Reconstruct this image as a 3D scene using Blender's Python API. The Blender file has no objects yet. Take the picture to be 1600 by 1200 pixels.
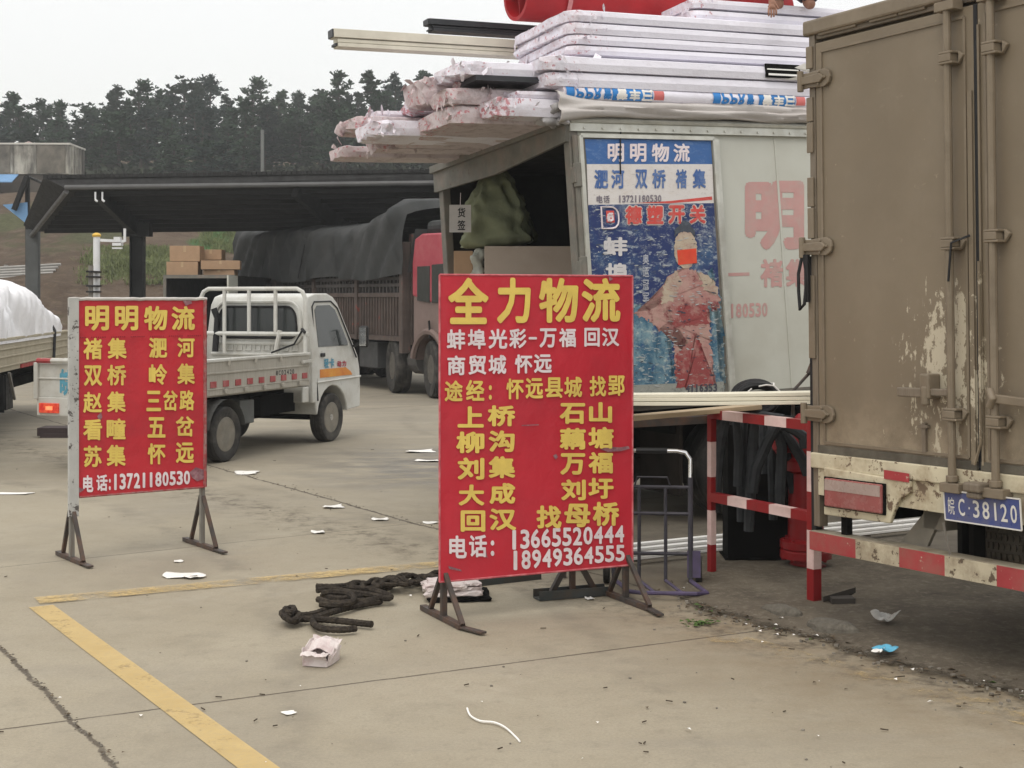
import bpy, bmesh, math, random
from mathutils import Vector, Matrix, Euler, noise
R = math.radians
random.seed(7)
sc = bpy.context.scene
COL = sc.collection

# ------------------------------------------------------------------ camera, world, sun, exposure
F, EYE, HY = 2300.0, 1.75, 465.0          # focal length in photo pixels, eye height, horizon row
cam = bpy.data.cameras.new('camera'); camo = bpy.data.objects.new('camera', cam); COL.objects.link(camo)
camo.location = (0, 0, EYE); camo.rotation_euler = (R(90), 0, 0)
cam.sensor_width = 36; cam.lens = F / 1600 * 36; cam.shift_y = -(600 - HY) / 1600
cam.clip_start = 0.1; cam.clip_end = 2000
sc.camera = camo

world = bpy.data.worlds.new('World'); sc.world = world; world.use_nodes = True
wn = world.node_tree; wn.nodes.clear()
SUN_EL, SUN_AZ = R(58), R(200)
sky = wn.nodes.new('ShaderNodeTexSky'); sky.sky_type = 'NISHITA'; sky.sun_disc = False
sky.sun_elevation = SUN_EL; sky.sun_rotation = SUN_AZ; sky.dust_density = 4
sb = wn.nodes.new('ShaderNodeBackground'); sb.inputs[1].default_value = 0.03
ob = wn.nodes.new('ShaderNodeBackground'); ob.inputs[1].default_value = 1.0
wt = wn.nodes.new('ShaderNodeTexCoord'); wsep = wn.nodes.new('ShaderNodeSeparateXYZ')
wr = wn.nodes.new('ShaderNodeValToRGB')
wr.color_ramp.elements[0].position = 0.0; wr.color_ramp.elements[0].color = (.80, .79, .755, 1)
e_ = wr.color_ramp.elements.new(.2); e_.color = (.90, .885, .85, 1)
wr.color_ramp.elements[-1].position = 1.0; wr.color_ramp.elements[-1].color = (1.42, 1.39, 1.33, 1)
wa = wn.nodes.new('ShaderNodeAddShader'); wo = wn.nodes.new('ShaderNodeOutputWorld')
L = wn.links.new
L(wt.outputs['Generated'], wsep.inputs[0]); L(wsep.outputs[2], wr.inputs[0]); L(wr.outputs[0], ob.inputs[0])
L(sky.outputs[0], sb.inputs[0]); L(sb.outputs[0], wa.inputs[0]); L(ob.outputs[0], wa.inputs[1]); L(wa.outputs[0], wo.inputs[0])

sl = bpy.data.lights.new('sun', 'SUN'); slo = bpy.data.objects.new('sun', sl); COL.objects.link(slo)
sl.energy = 0.8; sl.angle = R(30); sl.color = (1, .96, .9)
slo.rotation_euler = (R(90) - SUN_EL, 0, R(-20))
sc.view_settings.view_transform = 'Standard'; sc.view_settings.look = 'None'
sc.view_settings.exposure = 0.09; sc.view_settings.gamma = 1
sc.render.engine = 'CYCLES'; sc.cycles.use_denoising = True
sc.cycles.max_bounces = 6; sc.cycles.transparent_max_bounces = 8; sc.cycles.volume_bounces = 0

# ------------------------------------------------------------------ geometry of the view
def P(px, py, Y): return Vector(((px - 800) * Y / F, Y, EYE + (HY - py) * Y / F))
def G(px, py, z=0.0): return P(px, py, F * (EYE - z) / (py - HY))
def onp(M, px, py, axis=1, c=0.0):
    """where the sight line of a photo pixel meets a plane of a thing's own frame"""
    Mi = M.inverted(); o = Mi @ Vector((0, 0, EYE)); d = Mi.to_3x3() @ Vector(((px - 800) / F, 1, (HY - py) / F))
    return o + d * ((c - o[axis]) / d[axis])
def frame(o, u, tilt=None):
    u = Vector((u[0], u[1], 0)).normalized(); v = Vector((-u.y, u.x, 0))
    Rm = Matrix((u, v, Vector((0, 0, 1)))).transposed()
    if tilt: Rm = Rm @ tilt
    return Matrix.Translation(o) @ Rm.to_4x4()

# ------------------------------------------------------------------ materials
MATS = {}
class NT:
    def __init__(s, name):
        s.m = bpy.data.materials.new(name); s.m.use_nodes = True; s.t = s.m.node_tree; s.t.nodes.clear()
        s.out = s.t.nodes.new('ShaderNodeOutputMaterial'); s.b = s.t.nodes.new('ShaderNodeBsdfPrincipled')
        s.t.links.new(s.b.outputs[0], s.out.inputs[0]); s.tc = s.t.nodes.new('ShaderNodeTexCoord'); s.co = s.tc.outputs['Object']
    def n(s, ty, **k):
        x = s.t.nodes.new(ty)
        for a, b in k.items(): setattr(x, a, b)
        return x
    def l(s, a, b): s.t.links.new(a, b)
    def val(s, x, sock):
        if hasattr(x, 'links'): s.l(x, sock)
        else: sock.default_value = x
    def scale(s, v, co=None):
        x = s.n('ShaderNodeVectorMath', operation='MULTIPLY'); s.l(co or s.co, x.inputs[0]); x.inputs[1].default_value = v; return x.outputs[0]
    def noise(s, sc_, det=4, rough=.55, co=None, dist=0):
        x = s.n('ShaderNodeTexNoise'); x.inputs['Scale'].default_value = sc_; x.inputs['Detail'].default_value = det
        x.inputs['Roughness'].default_value = rough; x.inputs['Distortion'].default_value = dist
        s.l(co or s.co, x.inputs['Vector']); return x.outputs['Fac']
    def ramp(s, f, a, b, ca=0, cb=1):
        x = s.n('ShaderNodeMapRange'); x.clamp = True; s.val(f, x.inputs[0])
        for i, v in enumerate((a, b, ca, cb)): x.inputs[1 + i].default_value = v
        return x.outputs[0]
    def math(s, op, a, b=0.0):
        x = s.n('ShaderNodeMath', operation=op); s.val(a, x.inputs[0]); s.val(b, x.inputs[1]); return x.outputs[0]
    def mix(s, f, a, b, mode='MIX'):
        x = s.n('ShaderNodeMix', data_type='RGBA', blend_type=mode); s.val(f, x.inputs[0])
        for i, v in ((6, a), (7, b)):
            if hasattr(v, 'links'): s.l(v, x.inputs[i])
            else: x.inputs[i].default_value = (*v[:3], 1)
        return x.outputs[2]
    def sep(s, co=None):
        x = s.n('ShaderNodeSeparateXYZ'); s.l(co or s.co, x.inputs[0]); return x.outputs
    def bump(s, h, strength, dist=.01):
        x = s.n('ShaderNodeBump'); x.inputs['Strength'].default_value = strength; x.inputs['Distance'].default_value = dist
        s.l(h, x.inputs['Height']); s.l(x.outputs[0], s.b.inputs['Normal'])
    def fin(s, col, rough=.7, metal=0, spec=.3):
        s.val(col if hasattr(col, 'links') else (*col[:3], 1), s.b.inputs['Base Color'])
        s.val(rough, s.b.inputs['Roughness']); s.b.inputs['Metallic'].default_value = metal
        s.b.inputs['Specular IOR Level'].default_value = spec; return s.m

def mat(name, col, rough=.6, var=.2, vs=2.5, dirt=None, damt=.5, ds=3.0, streak=False, bump=0.0, bs=30, bd=.004, metal=0, spec=.3, chip=None, cthr=.68, cs=14):
    """worn paint, metal or cloth: slow tone change, dirt with its own shape, chips to another colour, fine relief"""
    if name in MATS: return MATS[name]
    s = NT(name)
    n1 = s.noise(vs, 5); hi = tuple(min(1, c * (1 + var)) for c in col); lo = tuple(c * (1 - var) for c in col)
    c = s.mix(s.ramp(n1, .3, .7), lo, hi)
    if dirt:
        co = s.scale((9, 9, .7)) if streak else s.co
        d = s.noise(ds, 6, .65, co); c = s.mix(s.ramp(d, .45, .72, 0, damt), c, dirt)
    if chip:
        k = s.noise(cs, 6, .7); c = s.mix(s.ramp(k, cthr, cthr + .03), c, chip)
    rr = s.ramp(s.noise(vs * 3, 3), .3, .7, max(.05, rough - .12), min(1, rough + .12))
    if bump: s.bump(s.noise(bs, 4), bump, bd)
    MATS[name] = s.fin(c, rr, metal, spec); return MATS[name]

DUST = (.23, .19, .14)
M_steel = mat('rusty_dark_steel', (.07, .06, .055), .6, .3, 6, (.16, .08, .045), .7, 9, bump=.3, metal=.3)
M_grey = mat('grey_painted_steel', (.20, .19, .17), .55, .2, 4, (.12, .08, .05), .6, 8, streak=True)
M_signred = mat('red_vinyl', (.50, .022, .040), .42, .07, 1.6, (.36, .03, .045), .5, 2.2, bump=.5, bs=6, bd=.02, spec=.4, chip=(.62, .30, .30), cthr=.735, cs=22)
M_signred2 = mat('red_vinyl_dull', (.50, .03, .042), .5, .08, 2, (.30, .03, .04), .5, 3, bump=.55, bs=7, bd=.02, chip=(.5, .33, .3), cthr=.715, cs=18)
M_yel = mat('yellow_lettering', (.74, .56, .13), .5, .08, 6, (.55, .36, .10), .5, 7, chip=(.55, .12, .08), cthr=.72, cs=30)
M_whl = mat('white_lettering', (.76, .68, .70), .5, .06, 5, (.55, .42, .42), .4, 8, chip=(.5, .12, .13), cthr=.72, cs=30)
M_signback = mat('sign_backing', (.42, .40, .37), .7, .2, 5, (.2, .17, .13), .6, 8, chip=(.1, .08, .07), cthr=.62, cs=24)
M_taupe_dark = mat('taupe_steel_trim', (.17, .14, .105), .5, .12, 3, (.10, .075, .05), .6, 10, streak=True)
M_cream = mat('peeling_cream_paint', (.52, .47, .34), .6, .12, 3, (.24, .17, .10), .75, 7, chip=(.15, .105, .07), cthr=.575, cs=11, bump=.3)
M_barred = mat('reflective_red_tape', (.34, .045, .05), .4, .15, 4, (.24, .14, .105), .65, 5, chip=(.40, .33, .25), cthr=.63, cs=18)
M_barwht = mat('reflective_white_tape', (.46, .41, .30), .5, .15, 4, (.17, .125, .08), .9, 6, chip=(.11, .08, .055), cthr=.575, cs=15)
M_rubber = mat('tyre_rubber', (.035, .033, .031), .85, .25, 5, (.13, .12, .10), .6, 5, bump=.3, bs=50)
M_black = mat('black_rubber', (.013, .013, .014), .55, .3, 5)
M_under = mat('shade_black', (.006, .0058, .0055), .9, .3, 5, (.014, .012, .010), .4, 6, spec=.05)  # near-black base paints in the deep shade under the vehicles
M_boxwall = mat('pale_box_wall', (.53, .535, .475), .5, .04, .9, (.40, .385, .32), .55, 1.1, bump=.12, bs=3, bd=.02)
M_boxgrey = mat('dusty_green_grey_steel', (.145, .14, .12), .55, .2, 5, (.23, .17, .14), .6, 6, chip=(.10, .06, .04), cthr=.66)
M_alu = mat('aluminium_trim', (.55, .55, .50), .4, .15, 5, (.33, .31, .25), .5, 7, metal=.4)
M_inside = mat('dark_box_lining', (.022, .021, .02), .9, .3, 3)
M_card = mat('brown_cardboard', (.36, .235, .145), .85, .08, 3, (.24, .16, .10), .4, 4)
M_card2 = mat('grey_cardboard', (.36, .30, .25), .85, .07, 2, (.26, .21, .17), .4, 3)
M_sack = mat('green_woven_sack', (.185, .20, .122), .8, .12, 4, (.14, .16, .10), .5, 5, bump=.5, bs=14, bd=.02)
M_red = mat('red_tarp', (.33, .014, .018), .5, .15, 4, bump=.25, bs=8, bd=.02)
M_mred = mat('red_enamel', (.25, .012, .014), .4, .18, 6, (.13, .02, .02), .6, 6, chip=(.3, .16, .13), cthr=.68)
M_mwht = mat('pinkish_white_enamel', (.68, .50, .47), .45, .1, 6, (.42, .25, .22), .5, 7)
M_plank = mat('cream_plank', (.80, .76, .62), .5, .06, 3, (.66, .61, .47), .4, 6, streak=False)
M_plank2 = mat('raw_plank_edge', (.42, .33, .22), .7, .15, 3)
M_purple = mat('purple_enamel', (.075, .055, .115), .45, .25, 6, (.05, .045, .05), .6, 7)
M_htk = mat('dark_grey_tube', (.045, .042, .052), .5, .25, 6)
M_chrome = mat('chrome_tube', (.75, .75, .75), .2, .05, 4, metal=1)
M_alup = mat('silver_profile', (.86, .85, .82), .35, .06, 3, spec=.6)
M_rope = mat('dark_rope', (.036, .030, .025), .95, .45, 60, (.11, .09, .065), .6, 26, bump=1.0, bs=110, bd=.012, spec=.1)
M_wht = mat('white_paper', (.80, .78, .74), .8, .05, 4)
M_van = mat('white_truck_paint', (.54, .54, .505), .38, .06, 2, (.32, .29, .235), .65, 2.5, spec=.5)
M_vanb = mat('grey_bed_panel', (.40, .38, .33), .5, .08, 3, (.25, .21, .16), .55, 4, streak=True)
M_glass = mat('cab_glass', (.035, .04, .04), .06, .1, 2, spec=.7)
M_rim = mat('grey_wheel_rim', (.20, .185, .155), .55, .2, 8, DUST, .5, 6)
M_tarp = mat('dark_grey_tarpaulin', (.030, .032, .032), .75, .25, 1.5, (.06, .058, .055), .5, 1.2, bump=.3, bs=3, bd=.03)
M_bedrust = mat('rusty_bed_panel', (.08, .062, .055), .75, .3, 3, (.14, .105, .085), .6, 3, streak=True, chip=(.21, .06, .05), cthr=.62, cs=3)
M_cabred = mat('faded_red_cab', (.36, .055, .075), .45, .12, 2, (.30, .15, .14), .4, 2)
M_cabdust = mat('dusty_cab', (.185, .135, .12), .75, .1, 2, (.15, .11, .09), .5, 3)
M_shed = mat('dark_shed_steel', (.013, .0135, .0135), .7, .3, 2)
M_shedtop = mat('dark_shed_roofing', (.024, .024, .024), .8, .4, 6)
M_shedlt = mat('grey_shed_pipe', (.10, .10, .10), .6, .15, 3)
def m_conc():
    s = NT('stained_concrete'); c = s.mix(s.ramp(s.noise(.8, 6, .6), .3, .7), (.36, .34, .29), (.52, .50, .44))
    c = s.mix(s.ramp(s.noise(.55, 6, .7, s.scale((1.6, 1.6, .35))), .40, .56, 0, .92), c, (.075, .07, .062)); c = s.mix(s.ramp(s.noise(2.2, 7, .75, s.scale((1, 1, .5))), .5, .68, 0, .7), c, (.15, .14, .12)); return s.fin(c, .9)
M_conc = m_conc()
M_blue = mat('blue_sheet', (.16, .30, .50), .7, .1, 2)
M_poleW = mat('white_pole_paint', (.66, .67, .68), .45, .06, 4, (.45, .44, .4), .4, 5)
M_poleY = mat('yellow_cap_paint', (.60, .38, .06), .5, .1, 4)
M_bed = mat('cream_bed_panel', (.42, .38, .29), .55, .08, 2, (.30, .25, .17), .5, 3)
M_sheet = mat('white_load_cover', (.80, .80, .82), .75, .05, 3, (.60, .60, .62), .4, 2, bump=.5, bs=5, bd=.04)
M_profB = mat('black_profile', (.03, .032, .036), .4, .2, 4)
M_profC = mat('cream_profile', (.58, .55, .46), .4, .1, 3, (.40, .37, .3), .4, 4)
M_blue_l = mat('blue_print', (.06, .13, .34), .5, .1, 6, (.3, .36, .45), .5, 12)
M_redfade = mat('faded_red_paint', (.52, .30, .28), .6, .08, 5, (.44, .38, .34), .6, 9)
M_platebl = mat('blue_plate', (.055, .075, .22), .35, .15, 9, (.13, .12, .13), .7, 9)
M_platewh = mat('plate_white', (.62, .60, .56), .4, .05, 9)
M_skin = mat('skin', (.30, .155, .105), .6, .12, 30)
M_jacket = mat('black_jacket', (.022, .022, .026), .8, .2, 9)
M_lampred = mat('old_red_lens', (.27, .085, .08), .25, .1, 8, (.30, .20, .18), .5, 6, spec=.5)
M_lampgrey = mat('dusty_clear_lens', (.34, .27, .24), .3, .1, 8, (.26, .2, .17), .5, 6, spec=.5)
M_green = mat('leaf_green', (.07, .12, .03), .8, .3, 9)
M_twig = mat('dry_twig', (.06, .045, .03), .9, .3, 20)
M_cyan = mat('blue_wrapper', (.12, .42, .60), .4, .3, 30)

def m_taupe():
    s = NT('taupe_door_paint'); x = s.sep()
    base = s.mix(s.ramp(s.noise(1.4, 5), .3, .7), (.160, .127, .086), (.196, .157, .108))
    base = s.mix(s.ramp(s.noise(3, 7, .7), .5, .75, 0, .28), base, (.25, .21, .155))
    low = s.ramp(x[2], 1.25, .95); base = s.mix(s.math('MULTIPLY', low, s.ramp(s.noise(6, 6, .7), .35, .6, 0, .8)), base, (.33, .27, .19))
    # rubbed bare patches round the lock rods and the meeting edge
    ga = s.ramp(s.math('ABSOLUTE', s.math('SUBTRACT', x[0], .98)), .50, .05); gz = s.ramp(s.math('ABSOLUTE', s.math('SUBTRACT', x[2], 1.40)), .70, .10)
    g = s.math('MULTIPLY', ga, gz); k = s.noise(15, 9, .74, s.scale((1.1, 1, .55)), .3)
    base = s.mix(s.ramp(s.math('ADD', k, s.math('MULTIPLY', g, .235)), .685, .70), base, (.45, .40, .30))
    base = s.mix(s.ramp(s.noise(13, 7, .7), .67, .69, 0, .45), base, (.33, .28, .21)); base = s.mix(s.ramp(s.noise(4.5, 8, .8, None, 1.2), .62, .66, 0, .3), base, (.32, .275, .205))
    scr = s.noise(40, 2, .5, s.scale((1, 1, .08))); base = s.mix(s.ramp(scr, .76, .78, 0, .35), base, (.40, .35, .27))
    s.bump(s.noise(2.2, 3), .15, .02)
    return s.fin(base, s.ramp(s.noise(4, 4), .3, .7, .42, .62), 0, .35)
M_taupe = m_taupe()
M_taupeh = mat('taupe_hardware', (.175, .14, .098), .5, .12, 4, (.24, .20, .15), .5, 9, chip=(.40, .35, .26), cthr=.70, cs=22)

def m_ground():
    s = NT('yard_concrete'); x = s.sep()
    c = s.mix(s.ramp(s.noise(.55, 6, .6), .32, .68), (.270, .232, .166), (.362, .318, .238))
    c = s.mix(s.ramp(s.noise(3.2, 8, .7), .3, .75, 0, .5), c, (.395, .352, .268))
    c = s.mix(s.ramp(s.noise(11, 9, .78), .53, .72, 0, .55), c, (.19, .165, .122)); c = s.mix(s.ramp(s.noise(1.1, 9, .72, None, .6), .55, .70, 0, .5), c, (.20, .175, .132)); c = s.mix(s.ramp(s.noise(38, 5, .7), .66, .72, 0, .7), c, (.13, .11, .08))
    c = s.mix(s.ramp(s.noise(75, 4, .7), .38, .68, 0, .5), c, (.215, .19, .145)); c = s.mix(s.ramp(s.noise(160, 2, .6), .62, .72, 0, .5), c, (.47, .43, .35))
    c = s.mix(s.ramp(s.noise(.32, 8, .68, None, .8), .50, .66, 0, .45), c, (.225, .20, .158)); c = s.mix(s.ramp(s.noise(.45, 7, .7, s.scale((1, 1, 1)), .3), .56, .70, 0, .4), c, (.45, .415, .335))
    # long drive-lane smears
    c = s.mix(s.ramp(s.noise(.9, 7, .65, s.scale((.35, 1.5, 1))), .56, .75, 0, .55), c, (.24, .215, .175))
    # damp, oily patch behind the big board
    dx = s.math('DIVIDE', s.math('SUBTRACT', x[0], -.5), 1.9); dy = s.math('DIVIDE', s.math('SUBTRACT', x[1], 15.6), 2.4)
    e = s.math('ADD', s.math('MULTIPLY', dx, dx), s.math('MULTIPLY', dy, dy))
    w = s.math('MULTIPLY', s.ramp(e, 1.3, .1), s.ramp(s.noise(2.4, 6, .65, s.scale((.6, 1.3, 1))), .40, .56))
    c = s.mix(s.math('MULTIPLY', w, .8), c, (.09, .08, .068))
    # dirt around the hydrant, with shade under the parked trucks painted into the colour
    dx = s.math('DIVIDE', s.math('SUBTRACT', x[0], 2.6), 2.6); dy = s.math('DIVIDE', s.math('SUBTRACT', x[1], 10.2), 2.3)
    e = s.math('ADD', s.math('MULTIPLY', dx, dx), s.math('MULTIPLY', dy, dy))
    c = s.mix(s.math('MULTIPLY', s.ramp(e, 1.2, .55), s.ramp(s.noise(2.2, 7, .7), .25, .6, .6, .95)), c, (.075, .064, .05))
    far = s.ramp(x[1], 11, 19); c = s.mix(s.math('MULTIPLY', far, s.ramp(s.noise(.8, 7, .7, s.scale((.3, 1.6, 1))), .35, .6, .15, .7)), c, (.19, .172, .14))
    for cx, cy, rad, y0, y1 in ((-14.0, 4.5, 13.2, 5, 15), (-14.0, 4.5, 14.75, 5, 15), (9.5, 22.0, 12.6, 9, 19), (9.5, 22.0, 11.05, 9, 19)):
        ex, ey = s.math('SUBTRACT', x[0], cx), s.math('SUBTRACT', x[1], cy); rr = s.math('SQRT', s.math('ADD', s.math('MULTIPLY', ex, ex), s.math('MULTIPLY', ey, ey)))
        tk = s.ramp(s.math('ABSOLUTE', s.math('SUBTRACT', rr, rad)), .13, .05); c = s.mix(s.math('MULTIPLY', tk, s.ramp(s.noise(2.5, 7, .7), .42, .62, 0, .42)), c, (.15, .133, .105))
    e0, e1 = G(1100, 975), G(1700, 1130); n = Vector((-(e1 - e0).y, (e1 - e0).x)).normalized(); d = n.x * e0.x + n.y * e0.y
    t = s.math('SUBTRACT', s.math('ADD', s.math('MULTIPLY', x[0], n.x), s.math('MULTIPLY', x[1], n.y)), d)
    near = s.math('MULTIPLY', s.ramp(s.math('ABSOLUTE', t), 1.3, .1), s.ramp(x[0], .2, 1.1)); c = s.mix(s.math('MULTIPLY', near, s.ramp(s.noise(2.6, 8, .75), .36, .62, .15, .75)), c, (.205, .155, .095))
    c = s.mix(s.math('MULTIPLY', s.ramp(s.math('ABSOLUTE', t), .45, .05), s.ramp(s.noise(6, 8, .75), .48, .62, 0, .75)), c, (.085, .07, .052))
    joints = None
    wob = s.math('MULTIPLY', s.math('SUBTRACT', s.noise(1.6, 8, .8), .5), .16)
    wobf = s.math('MULTIPLY', s.math('SUBTRACT', s.noise(3, 6, .8), .5), .03)
    for a, b, hw, wb in ((G(0, 1140), G(1190, 985), .006, wobf), (G(0, 1010), G(180, 1195), .009, wob), (G(330, 728), G(700, 832), .010, wob), (G(390, 845), G(700, 812), .004, wobf), (G(560, 640), G(690, 632), .012, wob)):
        n = Vector((-(b - a).y, (b - a).x)).normalized(); d = n.x * a.x + n.y * a.y
        t = s.math('ADD', s.math('MULTIPLY', x[0], n.x), s.math('MULTIPLY', x[1], n.y))
        t = s.math('ABSOLUTE', s.math('SUBTRACT', s.math('ADD', t, wb), d))
        m_ = s.ramp(t, hw, hw * 1.8, 1, 0); joints = m_ if joints is None else s.math('MAXIMUM', joints, m_)
    hl = s.math('MULTIPLY', joints, s.ramp(s.noise(5, 5), .3, .45, .55, 1))
    c = s.mix(s.math('MULTIPLY', hl, .85), c, (.075, .06, .045))
    h = s.math('SUBTRACT', s.math('ADD', s.noise(25, 6, .7), s.math('MULTIPLY', s.noise(4, 5), .6)), s.math('MULTIPLY', joints, 1.5)); s.bump(h, .35, .008)
    return s.fin(c, s.math('SUBTRACT', s.ramp(s.noise(3, 4), .3, .7, .75, .92), s.math('MULTIPLY', w, .45)), 0, .3)

def m_line(name, thr):
    s = NT(name)
    c = s.mix(s.ramp(s.noise(5, 7, .7), .3, .7), (.50, .36, .155), (.60, .45, .215))
    c = s.mix(s.ramp(s.noise(40, 4), .4, .7, 0, .5), c, (.44, .34, .19))
    tr = s.n('ShaderNodeBsdfTransparent'); mx = s.n('ShaderNodeMixShader')
    e = s.ramp(s.math('ADD', s.noise(3.5, 8, .75), s.math('MULTIPLY', s.noise(45, 4, .6), .35)), thr, thr + .25, 0, .86)
    s.l(e, mx.inputs[0]); s.l(tr.outputs[0], mx.inputs[1]); s.l(s.b.outputs[0], mx.inputs[2]); s.l(mx.outputs[0], s.out.inputs[0])
    return s.fin(c, .85, 0, .2)

def m_dirt():
    s = NT('damp_dirt')
    c = s.mix(s.ramp(s.noise(3, 8, .7), .3, .7), (.09, .074, .055), (.175, .148, .11))
    c = s.mix(s.ramp(s.noise(22, 6, .75), .5, .68, 0, .7), c, (.25, .22, .17)); s.bump(s.noise(18, 8, .75), .9, .03)
    a = s.n('ShaderNodeAttribute', attribute_name='fade'); tr = s.n('ShaderNodeBsdfTransparent'); mx = s.n('ShaderNodeMixShader')
    s.l(s.ramp(s.math('ADD', s.math('MULTIPLY', a.outputs['Fac'], 2.6), s.math('MULTIPLY', s.noise(7, 8, .75), 1.1)), .62, .95), mx.inputs[0]); s.l(tr.outputs[0], mx.inputs[1]); s.l(s.b.outputs[0], mx.inputs[2]); s.l(mx.outputs[0], s.out.inputs[0])
    return s.fin(c, .9, 0, .2)

def hz(x, y):
    base = [(40, -.3), (46, .3), (55, 2.8), (70, 6.2), (95, 9.4), (115, 11.4), (150, 16.0), (175, 17.0)]
    z = base[-1][1]
    for (a, za), (c, zc) in zip(base, base[1:]):
        if y <= c: z = za + (zc - za) * max(0, (y - a)) / (c - a); break
    k = min(1, max(0, (y - 42) / 10)); return z + k * (.8 * noise.noise(Vector((x * .09, y * .09, 0))) + .35 * noise.noise(Vector((x * .4, y * .4, 3))))
def hillhit(px, py):
    for k in range(440, 1200, 2):
        q = P(px, py, k / 10)
        if hz(q.x, k / 10) >= q.z: return q
    return P(px, py, 100)
def m_hill():
    s = NT('bare_slope_soil')
    c = s.mix(s.ramp(s.noise(.35, 8, .65), .3, .7), (.062, .043, .031), (.125, .092, .064))
    c = s.mix(s.ramp(s.noise(1.8, 8, .75), .5, .68, 0, .7), c, (.17, .13, .095))
    c = s.mix(s.ramp(s.noise(.16, 7, .7), .53, .63, 0, .7), c, (.06, .075, .028))
    x = s.sep(); nz = s.math('MULTIPLY', s.math('SUBTRACT', s.noise(.9, 8, .75), .5), 2.6)
    for (px, py, wx, hy, col) in ((205, 412, 74, 26, (.105, .125, .045)), (345, 376, 38, 20, (.055, .125, .04)), (30, 345, 60, 16, (.08, .085, .04)), (150, 368, 60, 12, (.075, .08, .04))):
        m = hillhit(px, py); lo = hillhit(px, py + hy); hi = hillhit(px, py - hy); ry = max(1.0, (hi.y - lo.y) / 2); rx = wx * m.y / F
        dx = s.math('DIVIDE', s.math('SUBTRACT', x[0], m.x), rx); dy = s.math('DIVIDE', s.math('SUBTRACT', x[1], (hi.y + lo.y) / 2), ry)
        e = s.math('ADD', s.math('ADD', s.math('MULTIPLY', dx, dx), s.math('MULTIPLY', dy, dy)), nz)
        c = s.mix(s.ramp(e, 1.25, .55, 0, .9), c, s.mix(s.ramp(s.noise(4, 7, .75), .35, .65), tuple(v * .65 for v in col), tuple(v * 1.25 for v in col)))
    s.bump(s.noise(2.5, 7, .7), .8, .3)
    return s.fin(c, .95, 0, .1)

def m_leaf(name, a, b):
    s = NT(name); oi = s.n('ShaderNodeObjectInfo'); g = s.n('ShaderNodeNewGeometry')
    c = s.mix(s.math('ADD', s.math('MULTIPLY', oi.outputs['Random'], .45), s.math('MULTIPLY', g.outputs['Random Per Island'], .55)), a, b)
    return s.fin(c, .85, 0, .1)

def m_wrap(name, base, dirt, damt, redamt):
    """white wrapping paper with a red print near the end (x = 0) of each bundle, scuffs and creases"""
    s = NT(name); x = s.sep(); oi = s.n('ShaderNodeObjectInfo')
    off = s.n('ShaderNodeVectorMath', operation='ADD'); s.l(s.co, off.inputs[0])
    ro = s.n('ShaderNodeCombineXYZ'); 
    for i in range(3): s.l(s.math('MULTIPLY', oi.outputs['Random'], 37.0 + 11 * i), ro.inputs[i])
    s.l(ro.outputs[0], off.inputs[1]); co = off.outputs[0]
    c = s.mix(s.ramp(s.noise(3, 5, .6, co), .3, .7), tuple(v * .93 for v in base), base)
    c = s.mix(s.ramp(s.noise(7, 7, .75, co), .5, .72, 0, damt), c, dirt)
    near = s.ramp(x[0], .42, .03); face = s.ramp(x[0], .015, .0)
    rp = s.ramp(s.math('ADD', s.noise(26, 5, .7, co), s.math('MULTIPLY', near, redamt)), .66, .70)
    rp = s.math('MULTIPLY', rp, s.ramp(x[0], .5, .30)); c = s.mix(s.math('MULTIPLY', rp, .75), c, (.42, .05, .07))
    pk = s.math('MULTIPLY', near, s.ramp(s.noise(9, 6, .7, co), .4, .65, 0, .5)); c = s.mix(pk, c, (.36, .23, .225))
    sp = s.ramp(s.noise(14, 4, .6, s.scale((.35, 1, 1), co)), .755, .77); c = s.mix(s.math('MULTIPLY', sp, .5), c, (.25, .2, .25))
    s.bump(s.noise(9, 6, .7, s.scale((.6, 1, 1), co)), .45, .02)
    return s.fin(c, .6, 0, .3)
M_wrap = m_wrap('white_wrapping', (.80, .785, .86), (.56, .52, .57), .35, .075)
M_wrapd = m_wrap('soiled_wrapping', (.60, .53, .54), (.20, .14, .135), .9, .095)
M_wrapr = m_wrap('red_ended_wrapping', (.74, .72, .78), (.50, .44, .46), .4, .16)

def m_print(name, layers, scr=(.55, .60, .62), amt=.55):
    s = NT(name); c = None
    for i, (col, sc_, a, b) in enumerate(layers):
        c = col if c is None else s.mix(s.ramp(s.noise(sc_, 7, .7), a, b), c, col)
    k = s.noise(16, 8, .8, s.scale((.7, 1, 1.6)), .6); c = s.mix(s.ramp(k, .535, .60, 0, amt), c, scr)
    k2 = s.noise(7, 8, .8, None, .4); c = s.mix(s.ramp(k2, .54, .66, 0, amt), c, tuple(v * .8 for v in scr))
    k3 = s.noise(30, 6, .8, s.scale((.5, 1, 2.2)), .3); c = s.mix(s.ramp(k3, .58, .63, 0, amt * .8), c, tuple(v * .25 for v in scr))
    return s.fin(c, .5, 0, .3)
M_pnavy = m_print('flaking_navy_print', [((.022, .038, .135), 1, 0, 1), ((.045, .10, .21), 2.5, .5, .68), ((.20, .26, .34), 1.6, .56, .72)], (.42, .47, .50), .75)
M_pteal = m_print('flaking_teal_print', [((.045, .13, .21), 1, 0, 1), ((.20, .32, .37), 5, .45, .6), ((.03, .08, .20), 6, .55, .62)], (.50, .54, .50), .7)
M_pband = m_print('blue_band_print', [((.045, .125, .33), 1, 0, 1)], (.2, .3, .48), .35)
M_pwhite = m_print('white_band_print', [((.66, .63, .61), 1, 0, 1), ((.60, .55, .50), 3, .5, .7)], (.52, .45, .38), .3)
M_prose = m_print('flaking_rose_print', [((.40, .17, .16), 1, 0, 1), ((.48, .30, .26), 4, .4, .6), ((.20, .045, .05), 5, .54, .62)], (.42, .30, .24), .6)
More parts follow.
